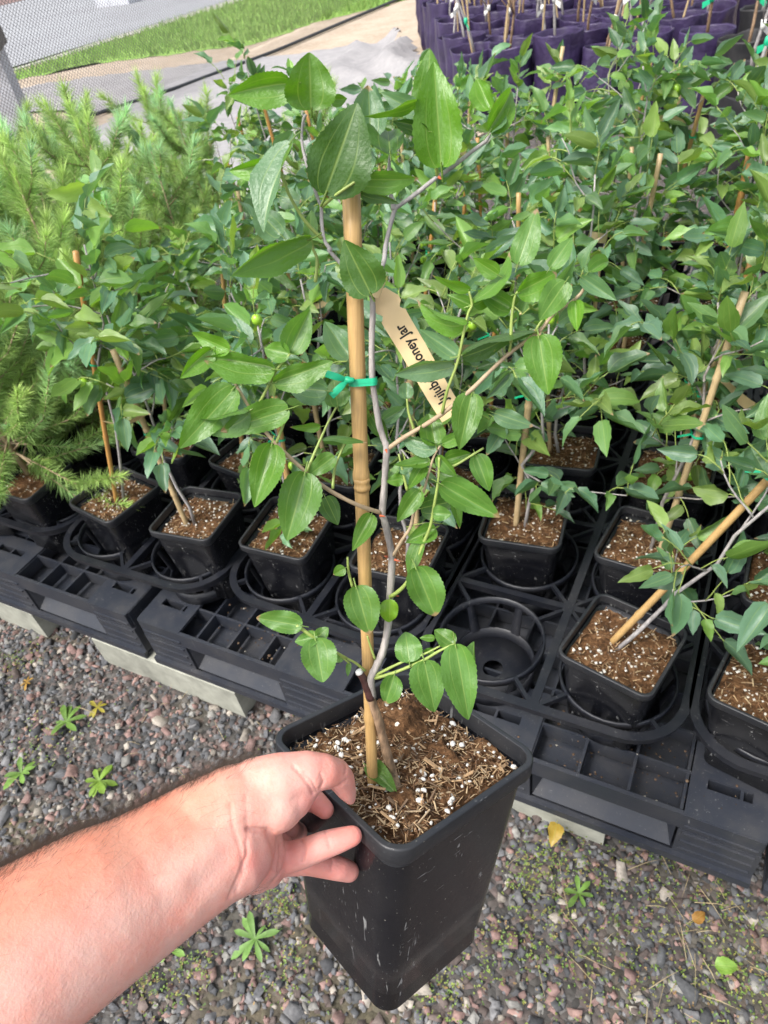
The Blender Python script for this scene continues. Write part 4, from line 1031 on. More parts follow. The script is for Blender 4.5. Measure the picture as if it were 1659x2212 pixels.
for q in [
    [('B', 172, 995, -.024), ('B', 230, 880, -.026), ('B', 288, 770, -.027), ('B', 310, 725, -.027), ('B', 392, 628, -.027)],
    [('B', 310, 1165, -.024), ('B', 350, 1060, -.02), ('B', 385, 960, -.02)],
    [('B', 493, 1338, -.024), ('B', 555, 1190, -.018), ('B', 620, 1045, -.014), ('B', 672, 948, -.010)],
    [('B', 650, 1440, -.021), ('B', 660, 1330, -.016), ('B', 692, 1235, -.013), ('B', 733, 1148, -.010)],
    [('A', 585, 1440, -.006), ('A', 480, 1330, -.008), ('A', 392, 1185, -.010), ('A', 350, 1080, -.010), ('A', 312, 1005, -.010), ('A', 320, 935, -.010)],
    [('A', 588, 1245, -.006), ('A', 650, 1190, -.012), ('A', 720, 1140, -.014), ('A', 795, 1085, -.014), ('A', 830, 1010, -.010)],
    [('A', 1280, 1065), ('A', 1270, 960, 0), ('A', 1238, 830, 0), ('A', 1212, 755, 0), ('A', 1180, 660, 0), ('A', 1150, 610, 0)],
    [('B', 1310, 985, -.015), ('B', 1340, 850, -.018), ('B', 1402, 680, -.02), ('B', 1440, 500, -.02), ('B', 1468, 380, -.02), ('B', 1490, 330, -.02), ('B', 1472, 250, -.02)],
    [('D', 100, 618, -.016), ('D', 108, 560, -.018)],
    [('D', 262, 505, -.016), ('D', 266, 470, -.018), ('D', 300, 420, -.018)],
    [('D', 368, 385, -.016), ('D', 365, 320, -.018)],
    [('D', 108, 560, -.018), ('D', 112, 420, -.018), ('D', 130, 290, -.018), ('D', 150, 250, -.018)],
    [('C', 690, 930, -.014), ('C', 750, 985, -.014)],
    [('B', 1150, 1110, -.004), ('B', 1110, 990, -.003), ('B', 1097, 898, -.002)],
    [('B', 1285, 1330, -.013), ('B', 1385, 1300, -.012), ('B', 1470, 1250, -.012), ('B', 1560, 1195, -.012)],
    [('B', 1395, 690, -.018), ('B', 1388, 688, -.008)],
    [('B', 1100, 1450, -.008), ('B', 1075, 1350, -.006), ('B', 1048, 1230, -.004)],
    [('A', 440, 905, -.004), ('A', 415, 870, -.008)],
    [('B', 545, 195, -.004), ('B', 556, 60, -.004), ('A', 530, 1500, -.004), ('A', 512, 1440, -.004)],
]: stem('branchlet', q, .0009, .0006, G_, n=6)

def hleaf(z, bx, by, z2, tx, ty, w, tint=0, ob=-.012, ot=0.0, blunt=None, sgn=None, wr=.50):
    """one leaf of the held plant: base and tip as seen, apparent width w (zone units); the blade is rolled until it shows that width"""
    rr = rnd
    ub, vb = uvz(z, bx, by); ut, vt = uvz(z2, tx, ty)
    zb = zdepth(vb) + ob + rr.uniform(-.003, .003); zt = zb + ot + rr.uniform(-.004, .004)
    B_, T_ = at(ub, vb, zb), at(ut, vt, zt); a = T_ - B_; L = np.linalg.norm(a)
    wm = 1.06 * w / ZO[z][2] * .54 * zb / FPX
    real = max(wm, wr * L * .8); cosr = min(1.0, wm / real); phi = math.acos(cosr) * (sgn if sgn else rr.choice([-1, 1])) + rr.uniform(-.06, .06)
    vdir = unit(CAM - (B_ + T_) / 2); y = a / L; n0 = unit(vdir - vdir.dot(y) * y); xx = np.cross(y, n0)
    nrm = n0 * math.cos(phi) + xx * math.sin(phi)
    if tint in (1, 3): nrm = nrm + np.array([0, 0, -.35]); nrm = unit(nrm - nrm.dot(y) * y)
    cols = [(.096, .218, .026), (.112, .258, .020), (.118, .228, .108), (.058, .140, .022), (.108, .236, .044), (.18, .36, .02)]  # some paint light in: brighter for backlit blades, pale bluish for sky sheen
    c = np.array(cols[tint]) * rr.uniform(.88, 1.12)
    me = FGLEAF[rr.randrange(len(FGLEAF))] if blunt is None else FGLEAF[[i for i in range(12) if i % 3 == blunt][rr.randrange(4)]]
    o = link('leaf', me, held); o.color = (*c, 1)
    M = np.array([xx * 0, y, nrm]); x = np.cross(y, nrm); Mw = np.array([x * real, y * L * 1.03, nrm * L]).T
    m4 = Matrix([list(Mw[i]) + [float(B_[i])] for i in range(3)] + [[0, 0, 0, 1]])
    o.matrix_local = MWI @ m4
    return o
rnd = random.Random(21)
HL = [
 ('A',605,1175,'A',815,615,350,3,-.012,-.022,1), ('A',520,665,'A',515,300,290,1,-.006,-.016,2), ('A',400,510,'A',20,560,190,1,-.006,.0,0),
 ('A',640,600,'A',750,606,70,1,.0,0,0), ('A',800,1085,'A',1180,1105,115,0,-.014,0,0), ('A',820,1160,'A',1060,1215,90,3,-.004,0,0),
 ('A',1305,1010,'A',1255,320,275,1,-.002,-.024,1), ('A',1215,700,'A',1235,285,190,0,.006,-.014,1), ('A',996,925,'A',965,690,220,3,-.004,.01,2),
 ('A',1220,790,'A',1015,722,85,3,-.003,0,0), ('A',1165,612,'A',850,745,65,0,-.002,.0,0), ('A',880,830,'A',865,510,200,2,.006,0,1), ('A',1180,690,'A',930,550,110,2,.008,0,0), ('A',800,1060,'A',905,830,135,2,.006,0,1),
 ('A',270,985,'A',0,1080,110,1,-.010,0,0), ('A',400,850,'A',95,1340,75,2,-.012,0,0), ('A',320,930,'A',410,790,110,2,-.008,0,0),
 ('A',520,1440,'A',10,1620,120,0,-.012,-.01,0), ('A',340,1420,'A',170,1250,170,2,.004,0,1), ('B',880,270,'B',715,-60,255,3,-.014,-.018,1),
 ('G',750,905,'G',590,618,165,1,.0,0,2), ('G',745,1090,'G',1060,620,220,1,-.004,-.004,0), ('G',760,1110,'G',950,985,60,2,-.006,0,0),
 ('K',150,1595,'K',265,1265,155,4,-.018,0,1), ('K',345,1615,'K',500,1395,110,4,-.018,0,0), ('K',580,1640,'K',745,1510,85,4,-.018,0,0),
 ('B',1480,240,'B',1235,172,85,1,-.020,0,0), ('B',1500,340,'B',1330,262,85,0,-.018,0,0), ('B',1495,325,'D',230,80,115,1,-.020,0,0),
 ('D',150,260,'D',410,140,150,1,-.020,0,1), ('D',110,355,'D',-90,245,130,0,-.018,0,1), ('B',1460,440,'B',1105,420,80,1,-.020,0,0), ('K',30,1659,'K',-130,1560,110,1,-.018,0,0),
 ('B',1405,640,'B',1170,478,115,2,-.018,0,0), ('B',1430,635,'D',275,440,135,3,-.020,0,0), ('D',440,190,'D',270,440,160,0,-.018,0,1), ('D',275,515,'D',335,888,220,0,-.020,0,1),
 ('D',495,305,'D',510,502,95,1,-.018,0,0), ('D',530,160,'D',745,305,100,2,-.018,0,0), ('D',490,375,'D',388,440,85,2,-.014,0,1),
 ('B',1490,865,'B',1415,1205,180,0,-.018,0,1), ('B',1272,1178,'B',1225,965,150,0,-.014,0,2), ('B',1310,1172,'B',1500,1088,80,0,-.014,0,0), ('B',1280,1182,'B',1010,1160,85,2,-.012,0,0),
 ('B',1230,1276,'B',1010,1308,75,0,-.012,0,0), ('B',1285,1240,'B',1396,1392,65,0,-.012,0,0), ('B',1300,1410,'B',1659,1612,170,4,-.018,0,1), ('B',1180,1450,'B',1035,1645,115,0,-.014,0,1),
 ('B',1200,1292,'B',1100,1450,85,0,-.008,0,0), ('B',1255,1590,'B',1368,1592,92,4,-.016,0,2), ('C',1270,170,'C',1075,265,110,0,-.008,0,0), ('C',1185,240,'C',1092,472,90,0,-.010,0,0),
 ('C',1150,405,'C',1292,748,205,4,-.018,0,2), ('C',992,600,'C',996,778,108,5,-.016,0,2), ('C',790,520,'C',882,852,205,4,-.016,0,1), ('C',885,85,'C',765,312,110,0,-.012,0,0), ('C',725,412,'C',640,460,70,0,-.010,0,0),
 ('C',465,760,'C',190,710,130,4,-.022,0,2), ('C',545,835,'C',592,1112,205,4,-.024,0,2), ('C',560,820,'C',405,862,90,4,-.018,0,1), ('C',548,835,'C',622,770,80,4,-.018,0,2), ('C',705,940,'C',665,982,48,0,-.014,0,1), ('C',750,982,'C',740,1066,32,4,-.014,0,1),
 ('C',1112,978,'C',1082,770,160,4,-.016,0,2), ('C',1385,870,'C',1262,782,110,0,-.018,0,2), ('C',1390,870,'C',1475,1358,205,4,-.024,0,1), ('C',1450,1110,'C',1492,855,60,4,-.020,0,1), ('C',1200,968,'C',1272,1298,205,4,-.022,0,1), ('C',1022,1058,'C',960,1262,128,4,-.018,0,2), ('C',1265,832,'C',1168,832,42,0,-.012,0,1), ('C',1260,915,'C',1190,912,40,0,-.012,0,1), ('C',1085,968,'C',1180,960,45,0,-.010,0,1),
 ('E',1385,605,'E',1130,502,120,1,-.028,0,1), ('E',1280,600,'E',1075,772,115,1,-.026,0,0), ('B',300,722,'B',-135,660,150,0,-.030,0,1), ('E',1415,830,'E',1085,1198,215,0,-.026,0,1), ('E',1500,972,'E',1135,1155,80,4,-.030,0,0), ('B',385,960,'B',-22,1092,180,0,-.024,0,1),
 ('B',285,1170,'B',180,1548,190,0,-.028,0,1), ('B',485,1340,'B',365,1800,240,4,-.030,0,1), ('B',390,626,'B',205,590,120,0,-.026,0,1), ('B',390,620,'B',512,360,170,4,-.028,0,1), ('B',295,802,'B',660,690,130,0,-.030,0,1),
 ('B',615,850,'B',358,828,170,2,-.014,0,2), ('B',680,946,'B',655,780,150,4,-.010,0,2), ('B',590,1146,'B',860,1135,55,3,-.016,0,0), ('B',575,1066,'B',388,1082,55,0,-.016,0,0), ('B',660,1245,'B',500,1362,110,0,-.018,0,1), ('B',605,1490,'B',685,1665,120,3,-.010,0,1), ('B',755,650,'B',600,430,160,2,.004,0,1), ('A',510,1440,'A',520,1255,85,4,-.004,0,1), ('B',1388,688,'B',1015,724,95,2,-.006,0,0), ('B',1097,898,'B',1092,778,88,2,-.002,0,2), ('B',1512,1235,'B',1605,1472,125,4,-.012,0,1), ('B',950,1035,'B',1092,945,85,2,.004,0,1), ('D',10,985,'D',250,1068,105,2,-.014,0,1), ('B',1072,1378,'B',978,1398,75,0,-.006,0,2), ('B',1050,1330,'B',1142,1300,62,2,-.004,0,2), ('B',1330,1270,'B',1480,1225,95,0,-.008,0,1), ('B',1180,1560,'B',1390,1520,150,3,-.004,0,1), ('B',1380,1510,'B',1440,1700,70,0,-.010,0,0), ('B',880,1000,'B',985,1170,95,3,.006,0,1), ('A',330,1180,'A',470,1220,120,2,.006,0,1),
]
for e in HL:
    z, bx, by, z2, tx, ty, w_, tint, ob, ot, bl = e
    hleaf(z, bx, by, z2, tx, ty, w_, tint, ob, ot, bl)
# fallen leaf on the soil
p0 = soil_point(*uvz('S', 400, 360)); p1 = soil_point(*uvz('S', 630, 540)); o = link('fallen_leaf', FGLEAF[1], held); o.color = (.12, .24, .05, 1)
y = unit(p1 - p0); nn = unit(AX + 1.1 * unit(CAM - p0)); nn = unit(nn - nn.dot(y) * y); xx = np.cross(y, nn); L = np.linalg.norm(p1 - p0); Mw = np.array([xx * L * .42, y * L, nn * L]).T; b_ = p0 + AX * .0075 + unit(CAM - p0) * .003
o.matrix_local = MWI @ Matrix([list(Mw[i]) + [float(b_[i])] for i in range(3)] + [[0, 0, 0, 1]])
# thorns and buds
for q in [('C', 1022, 360, 1060, 372), ('C', 1010, 575, 1050, 580), ('C', 935, 95, 968, 100), ('B', 972, 1205, 978, 1225), ('A', 1290, 1070, 1305, 1082), ('B', 1300, 985, 1306, 1000), ('C', 980, 345, 962, 338)]:
    a, b = pt(q[0], q[1], q[2], -.007), pt(q[0], q[3], q[4], -.009); mb = MB(); mb.tube([a, b], [.0009, .0002], 5); hchild('thorn', mb.mesh('thorn', M_THORN))
# green tie: band round stake and trunk, knot, two tails
cs = foot + d_ * ((pt('B', 812, 790) - foot).dot(d_)); tc = pt('B', 890, 790, -.003); e1 = unit(tc - cs); e2 = unit(np.cross(e1, d_)); e3 = np.cross(e2, e1)
if e2.dot(CAM - cs) < 0: e2 = -e2
sep = np.linalg.norm(tc - cs); loop = []
for k in range(13): a = PI / 2 + PI * k / 12; loop.append(cs + .0054 * (math.cos(a) * e1 + math.sin(a) * e2))
for k in range(13): a = -PI / 2 + PI * k / 12; loop.append(tc + .0026 * (math.cos(a) * e1 + math.sin(a) * e2))
mb = MB(); V = []
hwid = .0021
for p in loop: V += [p - d_ * hwid, p + d_ * hwid]
n_ = len(loop); mb.add(V, [(2 * i, 2 * ((i + 1) % n_), 2 * ((i + 1) % n_) + 1, 2 * i + 1) for i in range(n_)])
V = []
for p in loop: q = p + unit(p - (cs + tc) / 2) * .0004; V += [q - d_ * .0004, q + d_ * .0004]
mb.add(V, [(2 * i, 2 * ((i + 1) % n_), 2 * ((i + 1) % n_) + 1, 2 * i + 1) for i in range(n_)])
tie_o = hchild('tie', mb.mesh('tie', M_TIE))
kn = pt('B', 738, 785, -.006); mb = MB(); mb.tube([kn - e1 * .002, kn - e1 * .0008, kn + e1 * .0008, kn + e1 * .004], [.0012, .0023, .0020, .0012], 8); hchild('tie_knot', mb.mesh('tie_knot', M_TIE))
for (x, y) in ((608, 745), (640, 882)):
    a = kn; b = pt('B', x, y, -.010); sd = unit(np.cross(b - a, CAM - a)); mb = MB(); V = []; n_ = 7
    for i in range(n_):
        t = i / (n_ - 1); c = a + (b - a) * t + unit(CAM - a) * .002 * math.sin(PI * t); wq = .0009 + .0010 * min(1, t * 2.5)
        V += [c - sd * wq, c + unit(CAM - a) * .0006, c + sd * wq]
    mb.add(V, [(3 * i + k, 3 * i + 3 + k, 3 * i + 4 + k, 3 * i + 1 + k) for i in range(n_ - 1) for k in (0, 1)]); hchild('tie_tail', mb.mesh('tie_tail', M_TIE))
# name tag with lettering
CLx = [(940, 235), (975, 320), (1040, 440), (1125, 580), (1205, 720), (1285, 860), (1372, 1000)]
CL = np.array([pt('B', x, y, .006 + .004 * math.sin(i * .5)) for i, (x, y) in enumerate(CLx)])
seg = np.r_[0, np.cumsum(np.linalg.norm(np.diff(CL, axis=0), axis=1))]; TL = seg[-1]
def tagpt(s, w):
    s = min(max(s, 0), TL); e = 1e-3
    c = np.array([np.interp(s, seg, CL[:, k]) for k in range(3)]); c2 = np.array([np.interp(min(s + e, TL), seg, CL[:, k]) for k in range(3)]); c1 = np.array([np.interp(max(s - e, 0), seg, CL[:, k]) for k in range(3)])
    t = unit(c2 - c1); v = unit(CAM - c); sd = unit(np.cross(t, v)); nrm = np.cross(sd, t); sgn = 1 if nrm.dot(v) > 0 else -1
    return c + sd * w + nrm * sgn * (.0008 * (1 - (w / .008) ** 2)), nrm * sgn, sd
mb = MB(); V = []; ns = 60; nw = 8
def tagw(s):
    hw = .0076 - .0006 * s / TL
    for c0 in (.0135,):
        if abs(s - c0) < .0024: hw -= .0022 * math.cos((s - c0) / .0024 * PI / 2)
    if s < .006: hw = min(hw, .0025 + s * .7)
    return hw
for i in range(ns + 1):
    s = TL * i / ns; hw = tagw(s)
    for k in range(nw + 1): V.append(tagpt(s, (k / nw * 2 - 1) * hw)[0])
mb.add(V, [(i * (nw + 1) + k, i * (nw + 1) + k + 1, (i + 1) * (nw + 1) + k + 1, (i + 1) * (nw + 1) + k) for i in range(ns) for k in range(nw)])
me = mb.mesh('name_tag', M_TAG); tagob = hchild('name_tag', me)
lp = pt('B', 922, 232, -.004); mb = MB(); ax_ = unit(pt('B', 935, 190, -.004) - pt('B', 905, 270, -.004)); mb.tube([lp - ax_ * .0045, lp + ax_ * .0045], [.0026, .0026], 14, False); hchild('tag_loop', mb.mesh('tag_loop', M_TAG), tagob)
tc_ = bpy.data.curves.new('lettering', 'FONT'); tc_.body = 'Jujube - Honey Jar'; tc_.size = 1.0; tc_.offset = .022
to = bpy.data.objects.new('tmp', tc_); col.objects.link(to); dg = bpy.context.evaluated_depsgraph_get()
tme = bpy.data.meshes.new_from_object(to.evaluated_get(dg)); bpy.data.objects.remove(to)
co = np.zeros(len(tme.vertices) * 3); tme.vertices.foreach_get('co', co); co = co.reshape(-1, 3); x0, x1 = co[:, 0].min(), co[:, 0].max()
s_start = TL * .895; s_end = TL * .27; kx = (s_start - s_end) / (x1 - x0)
tv_ = unit(CL[-1] - CL[0])
_, _, sd0 = tagpt(TL * .5, 0)
# text runs from the lower end up; letter tops point to the picture's left-down side
left = RC @ np.array([-1., -.5, 0]); sg = 1 if sd0.dot(left) > 0 else -1
for i in range(len(co)):
    s = s_start - (co[i, 0] - x0) * kx; w_ = (co[i, 1] - .30) * kx * 1.22 * sg
    p, nrm, _ = tagpt(s, w_); co[i] = p + nrm * .00022
tme.vertices.foreach_set('co', co.ravel()); tme.materials.clear(); tme.materials.append(M_INK); tme.update()
hchild('lettering', tme, tagob)

# ------------------------------------------------------------------ forearm and hand
def skin_mat():
    M = NT('skin'); a = M.n('VertexColor', layer_name='col').outputs[0]; o = M.obj()
    n1 = M.noise(o, 45, 5, .6); n2 = M.noise(o, 160, 4, .6); n3 = M.noise(o, 700, 3, .6)
    c = M.mix(M.math('MULTIPLY', M.ramp(n1, [(.38, GREY(0)), (.68, GREY(1))]), .75), a, M.mix(1, a, (1.04, .74, .68), 'MULTIPLY'))
    c = M.mix(M.math('MULTIPLY', M.ramp(n2, [(.5, GREY(0)), (.72, GREY(1))]), .35), c, M.mix(1, a, (1.06, 1.12, 1.1), 'MULTIPLY'))
    fr = M.ramp(M.noise(o, 95, 2), [(.73, GREY(0)), (.77, GREY(1))]); c = M.mix(M.math('MULTIPLY', fr, .35), c, (.30, .11, .07))
    M.P(Base_Color=c, Roughness=M.math('ADD', .42, M.math('MULTIPLY', n2, .15)), Specular_IOR_Level=.28, Subsurface_Weight=.25, Subsurface_Radius=(.010, .0035, .0018), Subsurface_Scale=.6)
    M.bump(M.math('ADD', M.math('MULTIPLY', n3, .6), M.math('ADD', n2, M.math('MULTIPLY', n1, .8))), .45, .0010); return M.m
M_SKIN = skin_mat()
M_HAIR = simple('arm_hair', (.045, .028, .018), .5, .2, 20, 0)
def hz(x, y, Z, r, zone='H'):
    u, v = uvz(zone, x, y); return at(u, v, Z), r / ZO[zone][2] * .54 * Z / FPX
hand = MB()
def capsule(p, r, q, s, n=14, m_=5):
    d = q - p; L = np.linalg.norm(d); d = d / (L + 1e-9); a = unit(np.cross(d, [.31, .77, .56])); b = np.cross(d, a); rings = []
    for i in range(1, m_ + 1):
        t = PI / 2 * i / m_; rings.append((p - d * r * math.cos(t), r * math.sin(t)))
    for i in range(m_):
        t = PI / 2 * i / m_; rings.append((q + d * s * math.sin(t), s * math.cos(t)))
    hand.loft([[c + rr_ * (math.cos(2 * PI * k / n) * a + math.sin(2 * PI * k / n) * b) for k in range(n)] for c, rr_ in rings], True, True)
def chain(L, zone='H'):
    for i in range(len(L) - 1):
        p, r = hz(*L[i], zone); q, s = hz(*L[i + 1], zone); capsule(p, r, q, s)
# pot face the finger pads rest on (left-front side)
fn = unit(-RPOT[:, 0] * 0 + (-RPOT[:, 1] if True else 0))
cands = [RPOT[:, 0], -RPOT[:, 0], RPOT[:, 1], -RPOT[:, 1]]
lf = unit(at(700, 1740, .47) - (TP - AX * .02)); fn = max(cands, key=lambda c: c.dot(lf))
def face_depth(zone, x, y, rad):
    """depth at which a finger pad of radius rad seen at x,y rests against the outside of that pot face"""
    u, v = uvz(zone, x, y); d = RC @ (_pd(u, v) / FPX)
    hb_ = PS * .735
    lo, hi = .30, .62
    for _ in range(40):
        Z = (lo + hi) / 2; P_ = CAM + d * Z; hloc = (P_ - BASE).dot(AX)
        half = hb_ + (PS - .004 - hb_) * (hloc / PH) if hloc < PH - .016 else PS
        dist = (P_ - BASE).dot(fn) - half
        if dist > rad: lo = Z
        else: hi = Z
    return lo
ZR = face_depth('H', 1405, 1092, .0068); ZPk = face_depth('H', 1368, 1478, .0066); ZI = face_depth('H', 1105, 800, .0066); ZM = face_depth('H', 800, 1045, .0066)
print('finger depths', ZR, ZPk, ZI, ZM)
Zt = proj(soil_point(*uvz('H', 1390, 690)))[2]
# thumb
ZTH = face_depth('H', 1390, 650, 0.0)
chain([(330, 560, .425, 330), (620, 470, .425, 300), (900, 385, .428, 238), (1080, 375, .432, 200), (1225, 398, .440, 168), (1290, 470, .447, 150), (1345, 590, .455, 112), (1388, 685, .462, 66)])
chain([(300, 600, .425, 330), (560, 720, .425, 330), (720, 660, .428, 260), (900, 430, .430, 225)])
chain([(560, 720, .425, 320), (430, 830, .428, 290), (250, 900, .428, 330)])
# palm heel, little-finger side
chain([(150, 800, .425, 420), (200, 1150, .432, 400), (330, 1330, .438, 330), (450, 1420, .444, 215)])
chain([(200, 1150, .432, 390), (420, 1200, .450, 210), (560, 1290, .454, 160)])
chain([(1000, 580, .404, 190), (1200, 440, .412, 225), (1400, 332, .420, 228), (1560, 305, .427, 225)], 'N')
chain([(120, 1350, .432, 330), (330, 1480, .440, 240), (480, 1500, .448, 170)])
chain([(250, 900, .428, 330), (300, 1120, .436, 330), (380, 1300, .440, 290)]); chain([(430, 880, .432, 240), (400, 1080, .446, 230), (430, 1250, .448, 230)]); chain([(450, 1400, .446, 240), (580, 1360, .452, 190)])
# body of the hand behind (metacarpals going back to the knuckles)
chain([(200, 700, .440, 300), (480, 640, .470, 210), (700, 650, .485, 160)]); chain([(200, 900, .445, 300), (470, 900, .475, 190), (640, 980, .488, 150)]); chain([(250, 1150, .445, 280), (500, 1150, .470, 170), (620, 1230, .470, 160)])
chain([(480, 640, .470, 200), (470, 900, .475, 190), (500, 1150, .470, 175), (520, 1380, .462, 170)])
# index, middle, ring, little finger
chain([(700, 650, .485, 150), (880, 670, .490, 138), (1010, 712, ZI + .006, 124), (1108, 800, ZI, 106)])
chain([(640, 980, .488, 140), (700, 1010, .488, 130), (760, 1040, ZM + .003, 120), (815, 1048, ZM, 104)])
chain([(560, 1330, .455, 185), (690, 1335, .452, 170), (860, 1285, .449, 160), (1100, 1188, (ZR + .449) / 2, 152), (1260, 1138, (ZR * 2 + .449) / 3, 138), (1408, 1090, ZR, 116)])
chain([(520, 1400, .462, 165), (720, 1390, .468, 140), (920, 1385, .468, 135), (1130, 1420, (.467 + ZPk) / 2, 138), (1260, 1450, (.465 + 2 * ZPk) / 3, 132), (1372, 1482, ZPk, 118)])
# forearm: elliptical loft from the wrist towards the elbow
FA = [(1560, 400, .432, 230, .70), (1480, 445, .427, 318, .70), (1380, 500, .420, 370, .70), (1250, 565, .412, 372, .70), (1050, 690, .400, 392, .74), (830, 830, .387, 425, .80), (620, 945, .374, 466, .84), (350, 1115, .358, 505, .86), (50, 1310, .342, 545, .88), (-350, 1590, .325, 590, .9), (-800, 1900, .310, 600, .9), (-1500, 2330, .300, 590, .9), (-2300, 2820, .295, 560, .9)]
C_ = [hz(x, y, Z, r, 'N') for x, y, Z, r, e in FA]; cen = np.array([c for c, _ in C_]); T = np.gradient(cen, axis=0); rings = []
for i, (c, rr_) in enumerate(C_):
    t = unit(T[i]); v = unit(CAM - c); side = unit(np.cross(t, v)); dv = np.cross(side, t); e = FA[i][4]
    rings.append([c + rr_ * (math.cos(2 * PI * k / 56) * side + e * math.sin(2 * PI * k / 56) * dv) for k in range(56)])
cap0 = cen[0] + (cen[0] - cen[1]) * .1
hand.loft(rings, True, True)
tmp = bpy.data.objects.new('tmp_hand', hand.mesh('tmp_hand', None)); col.objects.link(tmp)
import bmesh
bm = bmesh.new(); bm.from_mesh(tmp.data); bmesh.ops.recalc_face_normals(bm, faces=bm.faces); bm.to_mesh(tmp.data); bm.free()
md = tmp.modifiers.new('r', 'REMESH'); md.mode = 'VOXEL'; md.voxel_size = .0011; md.use_smooth_shade = True
md = tmp.modifiers.new('s', 'SMOOTH'); md.factor = .5; md.iterations = 22
dg = bpy.context.evaluated_depsgraph_get(); hme = bpy.data.meshes.new_from_object(tmp.evaluated_get(dg)); bpy.data.objects.remove(tmp)
co = np.zeros(len(hme.vertices) * 3); hme.vertices.foreach_get('co', co); co = co.reshape(-1, 3); nm = np.zeros_like(co).ravel(); hme.vertices.foreach_get('normal', nm); nm = nm.reshape(-1, 3)
pj = proj(co); src = pj[:, :2] / .54; facing = np.einsum('ij,ij->i', nm, CAM - co) > 0
def pl_dist(P_, zone, L):
    q = np.array([(ZO[zone][0] + x / ZO[zone][2], ZO[zone][1] + y / ZO[zone][2]) for x, y in L]); best = np.full(len(P_), 1e9)
    for a, b in zip(q[:-1], q[1:]):
        d = b - a; t = np.clip(((P_ - a) @ d) / d.dot(d), 0, 1); best = np.minimum(best, np.linalg.norm(P_ - (a + t[:, None] * d), axis=1))
    return best
CREASES = [('H', [(760, 320), (860, 430), (950, 560), (975, 620)], 9, .0007), ('H', [(880, 400), (960, 470), (1010, 590)], 8, .0006), ('H', [(1060, 400), (1090, 490), (1050, 570)], 8, .0006), ('H', [(1320, 250), (1345, 330), (1330, 400)], 7, .0004), ('H', [(1340, 480), (1260, 540), (1150, 585)], 8, .0006),
    ('H', [(850, 1130), (880, 1230), (860, 1370)], 9, .0008), ('H', [(1110, 1030), (1140, 1130), (1160, 1220)], 8, .0005), ('H', [(620, 1180), (625, 1300), (600, 1480)], 12, .0010), ('H', [(1195, 1370), (1180, 1470)], 8, .0005),
    ('H', [(60, 740), (90, 1000), (170, 1230), (200, 1500), (120, 1700)], 12, .0004), ('H', [(230, 640), (240, 900), (250, 1240), (210, 1500)], 14, .00025), ('H', [(250, 1010), (460, 1030), (520, 1060)], 14, .0012), ('H', [(470, 1060), (530, 1200), (560, 1330), (540, 1450)], 14, .0006), ('N', [(1480, 560), (1490, 640), (1440, 760), (1380, 900)], 10, .0005), ('H', [(400, 1720), (520, 1620), (600, 1520)], 9, .0006), ('H', [(300, 1750), (450, 1640), (560, 1560)], 7, .0004)]
disp = np.zeros(len(co))
for z, L, sg_, am in CREASES:
    disp -= 1.5 * am * np.exp(-(pl_dist(src, z, L) / (sg_ * .7)) ** 2) * facing
for z, L, sg_, am in [('N', [(1430, 440), (1250, 620), (1080, 780)], 55, .0012), ('N', [(1250, 620), (1080, 780), (930, 900)], 70, .0007), ('N', [(1500, 560), (1330, 800), (1180, 980)], 36, .0006)]:
    disp += am * np.exp(-(pl_dist(src, z, L) / sg_) ** 2) * facing
co2 = co + nm * disp[:, None]; hme.vertices.foreach_set('co', co2.ravel())
# skin tones: palm and finger pads pinker, forearm outer side tanned
wr = np.array([(900 + 0 / 2.765), 3350]); xs_ = src[:, 0]; ys_ = src[:, 1]
hnd = 1 / (1 + np.exp(-(xs_ - 980) / 70))
armline = (ys_ - (2996 + 960 / 1.508)) + .60 * (xs_ - 620 / 1.508)     # >0 below the arm axis
tan = 1 / (1 + np.exp((armline + 60) / 70)) * (1 - hnd)
base = np.array([.68, .40, .335]); pink = np.array([.67, .33, .28]); tanc = np.array([.60, .265, .175]); pale = np.array([.66, .41, .34])
cv_ = base[None] * (1 - hnd - tan)[:, None] + pink[None] * hnd[:, None] + tanc[None] * tan[:, None]
th_c = np.exp(-(pl_dist(src, 'H', [(330, 500), (560, 760)]) / 95) ** 2)[:, None] * .6; cv_ = cv_ * (1 - th_c) + pale * th_c
tipz = np.zeros(len(co))
for L in ([(1105, 800), (960, 720)], [(1400, 1090), (1200, 1150)], [(1370, 1480), (1180, 1430)], [(720, 1340), (640, 1400)], [(330, 1400), (430, 1480)]): tipz = np.maximum(tipz, np.exp(-(pl_dist(src, 'H', L) / 55) ** 2))
cv_ = cv_ * (1 - .5 * tipz[:, None]) + np.array([.64, .215, .19]) * .5 * tipz[:, None]
a = hme.color_attributes.new('col', 'FLOAT_COLOR', 'POINT'); a.data.foreach_set('color', np.c_[cv_, np.ones(len(co))].astype(np.float32).ravel())
hme.materials.clear(); hme.materials.append(M_SKIN); hme.polygons.foreach_set('use_smooth', [True] * len(hme.polygons)); hme.update()
person = empty('person', tuple(cen[5])); tag(person, 'bare left forearm and hand pinching the rim of the held black pot', 'person')
inv = Matrix.Translation(Vector(cen[5])).inverted(); hme.transform(inv); body = link('arm_and_hand', hme, person)
